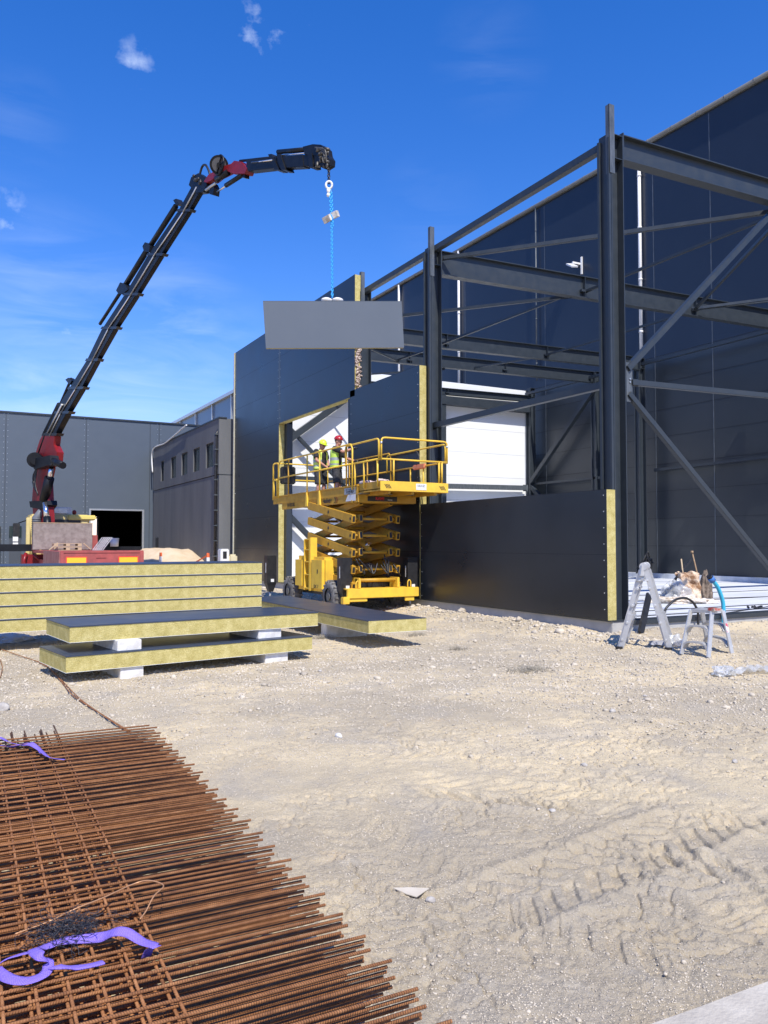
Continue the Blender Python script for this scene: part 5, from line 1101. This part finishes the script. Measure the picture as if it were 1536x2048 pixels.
q = MB(); c0 = rz_(128, 1864, .03)
for k in range(150):
    a = c0+Vector((random.gauss(0, .05), random.gauss(0, .035), random.uniform(-.02, .04))); pts = [a]
    for j in range(4): a = a+Vector((random.uniform(-.035, .035), random.uniform(-.035, .035), random.uniform(-.02, .02))); pts.append(a)
    q.tube(smooth_curve(pts, 3), .0011, 4)
for k in range(50):
    a = c0+Vector((.08+random.gauss(0, .06), .04+random.gauss(0, .04), random.uniform(-.02, .02))); pts = [a]
    for j in range(3): a = a+Vector((random.uniform(-.05, .05), random.uniform(-.05, .05), random.uniform(-.01, .01))); pts.append(a)
    q.tube(smooth_curve(pts, 3), .0010, 4)
tag(q.build('tie_wire', mat('dark_tie_wire', (.07, .07, .08), .45, .6)), 'tangle of dark tie wire beside the purple sling on the mesh', 'wire tangle')
def on_g(u, v, dz=0.0):
    p = onz(u, v, 0)
    for _ in range(3): p = onz(u, v, gz1(p.x, p.y)+dz)
    return p
for (pts, lab) in (([(262, 1464), (225, 1442), (150, 1394), (130, 1372), (108, 1346), (88, 1328), (60, 1318), (0, 1298)], 'long rusty rod curving over the ground from the mesh towards the panels'),
                   ([(256, 1463), (205, 1430), (158, 1396), (125, 1362), (98, 1336), (70, 1321)], 'shorter rusty rod lying alongside the long one on the ground')):
    q = MB(); q.tube(smooth_curve([on_g(u, v, .02) for u, v in pts], 8), .006, 6); tag(q.build('steel_rod', M['rust']), lab, 'rod', 'rusty rods')
q = MB(); q.tube(smooth_curve([on_g(u, v, .015) for u, v in ((-5, 1310), (4, 1330), (2, 1350), (-6, 1362))], 6), .006, 6); tag(q.build('steel_rod', M['rust']), 'short bent rusty rod at the left edge below the tall stack', 'rod', 'rusty rods')
# rocks and debris
def rock(p, r, seed, mt, nm, lab, cat='stone', flat=.6):
    bm_ = bmesh.new(); bmesh.ops.create_icosphere(bm_, subdivisions=3, radius=1)
    for v in bm_.verts:
        n = 1+.28*mnoise.noise(v.co*1.3+Vector((seed, 0, 0)))+.10*mnoise.noise(v.co*4+Vector((seed, 3, 0))); v.co = Vector((v.co.x*r[0], v.co.y*r[1], v.co.z*r[2]))*n
    me = bpy.data.meshes.new(nm); bm_.to_mesh(me); bm_.free(); [setattr(f, 'use_smooth', True) for f in me.polygons]; me.materials.append(mt)
    o = bpy.data.objects.new(nm, me); COL.objects.link(o); o.location = p; o.rotation_euler = (0, 0, seed); return tag(o, lab, cat)
stone_m = mat('stone', (.50, .47, .42), .9, 0, (.34, .31, .28), 12, 1.6, .5, 40, .2)
rock(on_g(677, 1472, .012), (.035, .03, .028), 2.0, mat('white_stone', (.72, .71, .69), .8, 0, (.5, .49, .47), 20), 'stone', 'white grey stone alone on the open ground right of the mesh')
rock(on_g(6, 1415, .02), (.075, .06, .05), 5.0, stone_m, 'stone', 'rounded grey stone at the left edge above the rebar mesh')
q = MB(); P = [on_g(u, v, .006) for u, v in ((786, 1777), (820, 1776), (858, 1778), (833, 1795), (812, 1789))]; q.prism(P, (0, 0, .004)); tag(q.build('concrete_shard', mat('shard', (.55, .48, .37), .9, 0, (.66, .59, .47), 9)), 'flat pale triangular shard lying on the sand', 'shard')
for i, (u, v, s) in enumerate(((862, 1800, .02), (640, 1342, .025), (1225, 1422, .03), (1168, 1530, .02), (1470, 1523, .02), (1105, 1622, .02), (935, 1388, .02), (1290, 1392, .02))):
    rock(on_g(u, v, s*.4), (s*1.2, s, s*.75), i*1.7, stone_m, 'stone', ['grey pebble beside the pale triangular shard', 'small stone in front of the lower front panel', 'dark stone in the middle of the rough gravel', 'stone half way down the tyre tracks', 'small round stone near the right edge of the sand', 'grey stone in the centre of the tracked sand', 'stone on the gravel straight in front of the long panel', 'stone on the gravel below the step ladder'][i])
# dry weeds
def weed(u, v, r, lab, n=90):
    c = on_g(u, v); q = MB()
    for k in range(n):
        a = random.uniform(0, 6.28); rr = random.uniform(0, r); b0 = c+Vector((rr*math.cos(a), rr*math.sin(a)*.6, -.01)); h = random.uniform(.03, .09); q.tube([b0, b0+Vector((random.uniform(-.03, .03), random.uniform(-.03, .03), h*.6)), b0+Vector((random.uniform(-.07, .07), random.uniform(-.06, .06), h))], [.003, .0025, .001], 4)
    tag(q.build('dry_weed', mat('dry_stalk', (.30, .27, .22), .9, 0, (.42, .38, .3), 10)), lab, 'weed', 'dry weed clumps')
weed(1060, 1342, .35, 'low grey dry weed clump on the gravel before the dark wall', 220); weed(648, 1277, .25, 'dry weed clump between the front panels and the long panel', 160); weed(830, 1272, .22, 'dry weed clump at the near end of the long panel', 130); weed(915, 1300, .18, 'small faint weed clump right of the long panel', 70)

# ------------------------------------------------------------------ ladders
def alu_rail(q, a, b, w=.028, h=.075, up=(0, 0, 1)): q.bar(a, b, w, h, up=up)
t = thing('folding_ladder', 'tall aluminium folding ladder standing as an A by the wall corner', 'ladder', (0, 0, 0))
F1 = on_g(1239, 1296); F2 = on_g(1337, 1298); wv = Vector((.36, .285, 0)); top = Vector((0, 0, 0))
ap = onp(1287, 1140, (F1+F2)/2, pixdir(1287, 1087).normalized()); hz = ap.z
md = (F1+F2)/2; A0 = Vector((md.x, md.y, hz))+Vector((ap.x-md.x, ap.y-md.y, 0))
M['alu_dirty'] = mat('dirty_aluminium', (.46, .46, .455), .45, .4, (.58, .58, .57), 9, 1, .06, 60)
for (F, s, nm) in ((F1, 1, 'left_frame'), (F2, -1, 'right_frame')):
    sec = MB(); dF = (F-A0)
    for k in (0, 1):
        o_ = wv*k*1.0; fl = o_*(.12 if k else -.12)
        a = A0+o_+(F2-F1).normalized()*(-.035*s); b = F+o_+fl
        sec.bar(a, b, .03, .072, up=(F2-F1)); 
        m0 = a.lerp(b, .56); sec.bar(m0+Vector((.002, -.03, 0)), b+Vector((.002, -.03, 0)), .04, .08, up=(F2-F1))
    for j in range(1, 5):
        f = j/4.6+.02; a = A0.lerp(F, f); b = a+wv; d_ = wv.normalized(); sec.tube([a-d_*.05, b+d_*.08], .021, 8)
    sec.build(nm, M['alu_dirty'], t, bevel=.003)
q = MB()
for k in (0, 1):
    c = A0+wv*k; q.cyl(c-wv.normalized()*.03+Vector((0, 0, .05)), c+wv.normalized()*.03+Vector((0, 0, .05)), .062, 18); q.hexa([c+Vector(v) for v in ((-.09, -.02, -.09), (.09, -.02, -.09), (.09, .02, -.09), (-.09, .02, -.09), (-.05, -.02, .07), (.05, -.02, .07), (.05, .02, .07), (-.05, .02, .07))])
q.cyl(A0+Vector((0, 0, .05)), A0+wv+Vector((0, 0, .05)), .02, 10)
q.build('hinge', M['alu_dirty'], t, bevel=.004)
q = MB()
for F, s in ((F1, 1), (F2, -1)):
    c = A0.lerp(F, .13); q.box(c.x-.07, c.x+.07, c.y-.03, c.y+.03, c.z-.012, c.z+.012); c = c+wv; q.box(c.x-.07, c.x+.07, c.y-.03, c.y+.03, c.z-.012, c.z+.012)
q.build('lock_bracket', M['alu'], t)
q = MB()
for F in (F1, F2):
    for k in (0, 1): c = F+wv*k*(1.12)+wv*(0 if k else -.12); q.box(c.x-.035, c.x+.035, c.y-.04, c.y+.04, c.z-.02, c.z+.03)
q.build('rubber_foot', M['black'], t)
t = thing('step_stool', 'low aluminium double sided step stool standing right of the folding ladder', 'stool', (0, 0, 0))
S = {'a': on_g(1363, 1309), 'b': on_g(1417, 1316), 'c': on_g(1464, 1307), 'd': on_g(1416, 1291)}
ct_ = (S['a']+S['b']+S['c']+S['d'])/4; ht = onp(1410, 1221, ct_, pixdir(1410, 1087).normalized()).z
ux = (S['c']-S['b']).normalized(); uy = (S['a']-S['b']).normalized()
tp = {k: Vector((ct_.x, ct_.y, ht))+ux*sx*.13+uy*sy*.17 for k, sx, sy in (('a', -1, 1), ('b', -1, -1), ('c', 1, -1), ('d', 1, 1))}
q = MB(); 
for k in 'abcd': q.bar(tp[k], S[k], .022, .075, up=ux if k in 'ab' else ux)
q.build('side_rail', M['alu_dirty'], t, bevel=.003)
for f in (0.0, .38, .74):
    for (k1, k2) in ((('a', 'b'), ('d', 'c')) if f else (('a', 'b'),)):
        q = MB(); p = tp[k1].lerp(S[k1], f); r = tp[k2].lerp(S[k2], f)
        if f == 0: q.hexa([tp['a']-Vector((0, 0, .02)), tp['b']-Vector((0, 0, .02)), tp['c']-Vector((0, 0, .02)), tp['d']-Vector((0, 0, .02)), tp['a']+Vector((0, 0, .02)), tp['b']+Vector((0, 0, .02)), tp['c']+Vector((0, 0, .02)), tp['d']+Vector((0, 0, .02))])
        else:
            n_ = 10
            P1 = [p.lerp(r, i/n_)+Vector((0, 0, .03-.10*abs(i/n_*2-1)**5)) for i in range(n_+1)]
            for i in range(n_): q.bar(P1[i], P1[i+1], .10, .024)
        q.build('top_step' if f == 0 else 'step', M['alu_dirty'], t)
q = MB(); c = tp['b']+Vector((0, 0, .022)); q.box(c.x-.03, c.x+.12, c.y-.06, c.y+.05, c.z, c.z+.035); o = q.build('tape_box', mat('red_box', (.45, .06, .04), .5, 0, (.42, .36, .3), 18, 3)); tag(o, 'small red and grey box lying on the top step of the stool', 'box')
q = MB(); c = tp['c'].lerp(S['c'], .30); d_ = (S['c']-tp['c']).normalized(); q.bar(c, c+d_*.13, .024, .05, up=ux); q.build('red_sticker', mat('sticker', (.55, .05, .08), .5, 0, (.8, .8, .8), 22, 4), t)
# black plank leaning on the slab edge
q = MB(); a = on_g(1281, 1268); b = ony(1298, 1190, 10.22); q.bar(a, b, .13, .045, up=(0, 1, 0)); tag(q.build('black_board', M['black'], bevel=.004), 'short black board leaning against the slab edge inside the folding ladder', 'board')
q = MB(); a = ony(1272, 1142, 11.5); q.tube([(a.x, 11.5, .27), (a.x, 11.5, .27)], .05)
t = thing('fire_extinguisher', 'slim dark red canister standing tilted behind the folding ladder', 'canister', (0, 0, 0))
a = onz(1268, 1150, .28); b = ony(1274, 1114, a.y); q = MB(); q.tube([a, a.lerp(b, .5), a.lerp(b, .62), b], [.085, .085, .045, .04], 14); q.build('body', mat('wine_red', (.30, .015, .03), .3), t)
q = MB(); q.tube([b+Vector((.06*math.cos(x), 0, .04+.05*math.sin(x))) for x in [k*math.pi/5 for k in range(11)]], .014, 6); q.build('handle', M['red'], t)
# things on the slab
SZ = .27
def onslab(u, v, dz=0.0): return onz(u, v, SZ+dz)
c = onslab(1375, 1199); t = thing('wrapped_bundle', 'torn brown cardboard and foil bundle standing on the slab', 'bundle', (c.x, c.y, SZ), -YAW)
tornm = mat('torn_cardboard', (.30, .16, .08), .85, 0, (.72, .57, .42), 4.5, 2.6, .7, 12, .3)
bm_ = bmesh.new(); bmesh.ops.create_cube(bm_, size=1); bmesh.ops.subdivide_edges(bm_, edges=bm_.edges[:], cuts=9, use_grid_fill=True)
for v in bm_.verts:
    k = 1-.25*(v.co.z+.5); v.co = Vector((v.co.x*.58*k, v.co.y*.5*k, (v.co.z+.5)*.66)); v.co += Vector((mnoise.noise(v.co*6), mnoise.noise(v.co*6+Vector((5, 0, 0))), mnoise.noise(v.co*6+Vector((0, 5, 0)))))*.09
me = bpy.data.meshes.new('torn_wrapping'); bm_.to_mesh(me); bm_.free(); me.materials.append(tornm); o = bpy.data.objects.new('torn_wrapping', me); COL.objects.link(o); o.parent = t
q = MB(); P = [(-.75, -.15, 0), (-.30, .0, .45), (-.05, .05, .55), (-.35, -.2, .05)]; q.prism(P, (0, .05, .02)); q.bar((-.72, -.05, .02), (.12, .05, .98), .07, .03); q.build('black_strip', M['black'], t)
q = MB(); q.tube([(-.05, .0, .1), (-.14, .0, 1.0)], .018, 8); q.build('pale_pole', M['timber'], t); q = MB(); q.tube([(.36, .1, .0), (.30, .05, .5), (.13, .0, 1.18)], .018, 8); q.tube([(.13, 0, 1.14), (.13, 0, 1.2)], .035, 8); q.build('bent_pole', mat('brown_pole', (.24, .15, .08), .6, 0, (.4, .28, .16), 8), t)
def crumple(p, dims, nm, mt, lab, cat, rz=0, amp=.35, seed=0):
    bm_ = bmesh.new(); bmesh.ops.create_icosphere(bm_, subdivisions=4, radius=1)
    for v in bm_.verts:
        n = v.co.copy(); k = 1+amp*mnoise.noise(n*2.2+Vector((seed, 0, 0)))+amp*.6*abs(mnoise.noise(n*6+Vector((seed, 0, 0)))); v.co = Vector((n.x*dims[0]*k, n.y*dims[1]*k, max(0, n.z+.25)*dims[2]*k))
    me = bpy.data.meshes.new(nm); bm_.to_mesh(me); bm_.free(); me.materials.append(mt); o = bpy.data.objects.new(nm, me); COL.objects.link(o); o.location = p; o.rotation_euler = (0, 0, rz); return tag(o, lab, cat)
film = mat('plastic_film', (.75, .77, .78), .18, 0, (.55, .56, .55), 9, 2, .8, 25, .9, alpha=.5)
p = onslab(1352, 1200); crumple(p, (.34, .25, .34), 'plastic_film', film, 'crumpled clear plastic film in front of the torn bundle on the slab', 'plastic film', -YAW, .4, 3)
p = onslab(1362, 1205); crumple(p+Vector((0, -.05, 0)), (.62, .3, .10), 'paper_scraps', mat('scraps', (.50, .42, .32), .85, 0, (.80, .74, .66), 14, 2.5, .6, 20, .2), 'spread of beige paper scraps under the plastic film on the slab', 'scraps', -YAW, .6, 8)
p = onslab(1412, 1196); crumple(p, (.16, .16, .50), 'dark_bundle', mat('dark_brown', (.10, .075, .055), .8, 0, (.25, .19, .14), 12, 2, .6, 20), 'dark brown furry sack beside the torn bundle on the slab', 'sack', 0, .25, 12)
# hoses
p = onp(1349, 1217, (11.6, 10.35, .3), Vector((0, 1, 0))); q = MB(); P = [ony(u, v, 10.2) for u, v in ((1330, 1222), (1340, 1208), (1352, 1199), (1370, 1196), (1384, 1203), (1392, 1214), (1396, 1224))]; P = [P[0]-Vector((0, 0, .25))]+P+[P[-1]-Vector((0, 0, .3))]; q.tube(smooth_curve(P, 6), .022, 8); tag(q.build('black_cable_loop', M['black']), 'thick black cable arching over the slab edge behind the stool', 'cable')
t = thing('blue_hose', 'bright light blue pipe rising in a bend from behind the step stool', 'pipe', (0, 0, 0))
q = MB(); P = [ony(u, v, 10.2) for u, v in ((1447, 1250), (1447, 1226), (1446, 1206), (1441, 1188), (1434, 1172), (1424, 1160))]; q.tube(smooth_curve(P, 6), .038, 12); q.build('pipe', mat('light_blue', (.04, .42, .62), .4), t); q = MB(); q.tube([P[-1]+Vector((.02, 0, -.02)), P[-1]+Vector((-.05, 0, .05))], .062, 12); q.build('coupling', mat('mid_blue', (.05, .17, .48), .4), t); q = MB(); q.tube([P[-1]+Vector((-.05, 0, .05)), P[-1]+Vector((-.08, 0, .08))], .055, 12); q.build('end_cap', M['black'], t)
q = MB(); c = onslab(1515, 1218); 
for k in range(6): a = c+Vector((random.uniform(-.25, .2), random.uniform(-.05, .05), .03)); q.bar(a, a+Vector((random.uniform(-.2, .25), random.uniform(-.05, .05), random.uniform(-.01, .03))), .04, .03)
tag(q.build('hand_tools', M['black']), 'dark hand tools lying on the slab edge at the right', 'tools')
q = MB(); a = onslab(1402, 1202, .01); b = onslab(1437, 1204, .01); q.bar(a, b, .03, .02); tag(q.build('steel_bar', M['black']), 'short black bar lying on the slab right of the torn bundle', 'bar')
q = MB(); c = onslab(1268, 1233, .03); q.cyl(c-Vector((0, 0, .03)), c+Vector((0, 0, .03)), .05, 10); tag(q.build('bolt_head', M['galv']), 'small grey bolt plate on the slab corner by the column', 'bolt')
# dark cable bundle hanging at the back column
q = MB(); c = Vector((24.4, 23.1, 0))
for k in range(12):
    a = c+Vector((random.uniform(-.1, .1), random.uniform(-.3, .1), random.uniform(.5, .8))); q.tube(smooth_curve([a, a+Vector((random.uniform(-.1, .15), random.uniform(-.3, .1), random.uniform(.2, .6))), a+Vector((random.uniform(-.3, .3), random.uniform(-.5, .3), random.uniform(-.3, .4)))], 5), .03, 5)
tag(q.build('cable_bundle', M['black']), 'tangled black cable bundle hanging at the foot of the inner column', 'cable')
# plastic film on the ground
p = on_g(1448, 1349); crumple(p, (.16, .12, .075), 'clear_plastic_wad', film, 'bunched clear plastic wad on the gravel near the right edge', 'plastic film', .4, .5, 21)
q = MB(); P = [on_g(u, v, .03) for u, v in ((1455, 1350), (1490, 1342), (1515, 1339), (1550, 1340))]; vs = []; 
for i, p in enumerate(smooth_curve(P, 6)):
    w = .05+.22*(i/18.); 
    for j in range(5): f = j/4-.5; vs.append(p+Vector((f*w*.5, f*w*1.2, .03*math.sin(i*1.3+j*2)+.02)))
n = len(vs)//5; q.add(vs, [(i*5+j, i*5+j+1, (i+1)*5+j+1, (i+1)*5+j) for i in range(n-1) for j in range(4)], smooth=True); tag(q.build('plastic_sheet', film), 'pale twisted plastic sheet trailing off the right edge of the gravel', 'plastic film')
p = on_g(1325, 1290); crumple(p, (.22, .14, .05), 'grey_plastic', mat('panel_sheet_lit2', (.35, .35, .37), .5), 'flat grey plastic scrap between the feet of the folding ladder', 'plastic scrap', .3, .3, 31)
p = on_g(1349, 1294); crumple(p, (.12, .12, .12), 'plastic_wad', film, 'clear plastic wad between ladder foot and step stool', 'plastic film', .3, .5, 33)
# film and block under the tall stack
p = on_g(18, 1283); crumple(p, (.36, .25, .10), 'white_film', M['white'], 'white film folded on the ground under the left end of the tall stack', 'plastic film', .3, .35, 41)
q = MB()
for k in range(5):
    a = ony(45+k*3, 1099, 40.0); q = q
p = at_depth(22, 1116, 36)
for (u, v, w, lab) in ((14, 1098, 1.7, 'white bin standing by the warehouse doors, upper of two'), (14, 1110, 1.7, 'white bin standing by the warehouse doors, lower of two')): pass
m = MB(); a = at_depth(-40, 1112, 37); b = at_depth(44, 1112, 37); m.bar(Vector((a.x, a.y, .3)), Vector((b.x, b.y, .3)), .5, .6); m = m.build('low_trailer', M['black'], None, bevel=.03); tag(m, 'low dark trailer frame at the left edge behind the panel stack', 'trailer')
# two paper signs by the side mirror
q = MB(); a = ony(31, 1078, Yw-.1); q.box(a.x-.12, a.x+.12, Yw-.075, Yw-.0705, a.z-.12, a.z+.12); b = ony(31, 1089, Yw-.1); q.box(b.x-.12, b.x+.12, Yw-.075, Yw-.0705, b.z-.1, b.z+.1); q.build('door_notice', M['white'], WH)
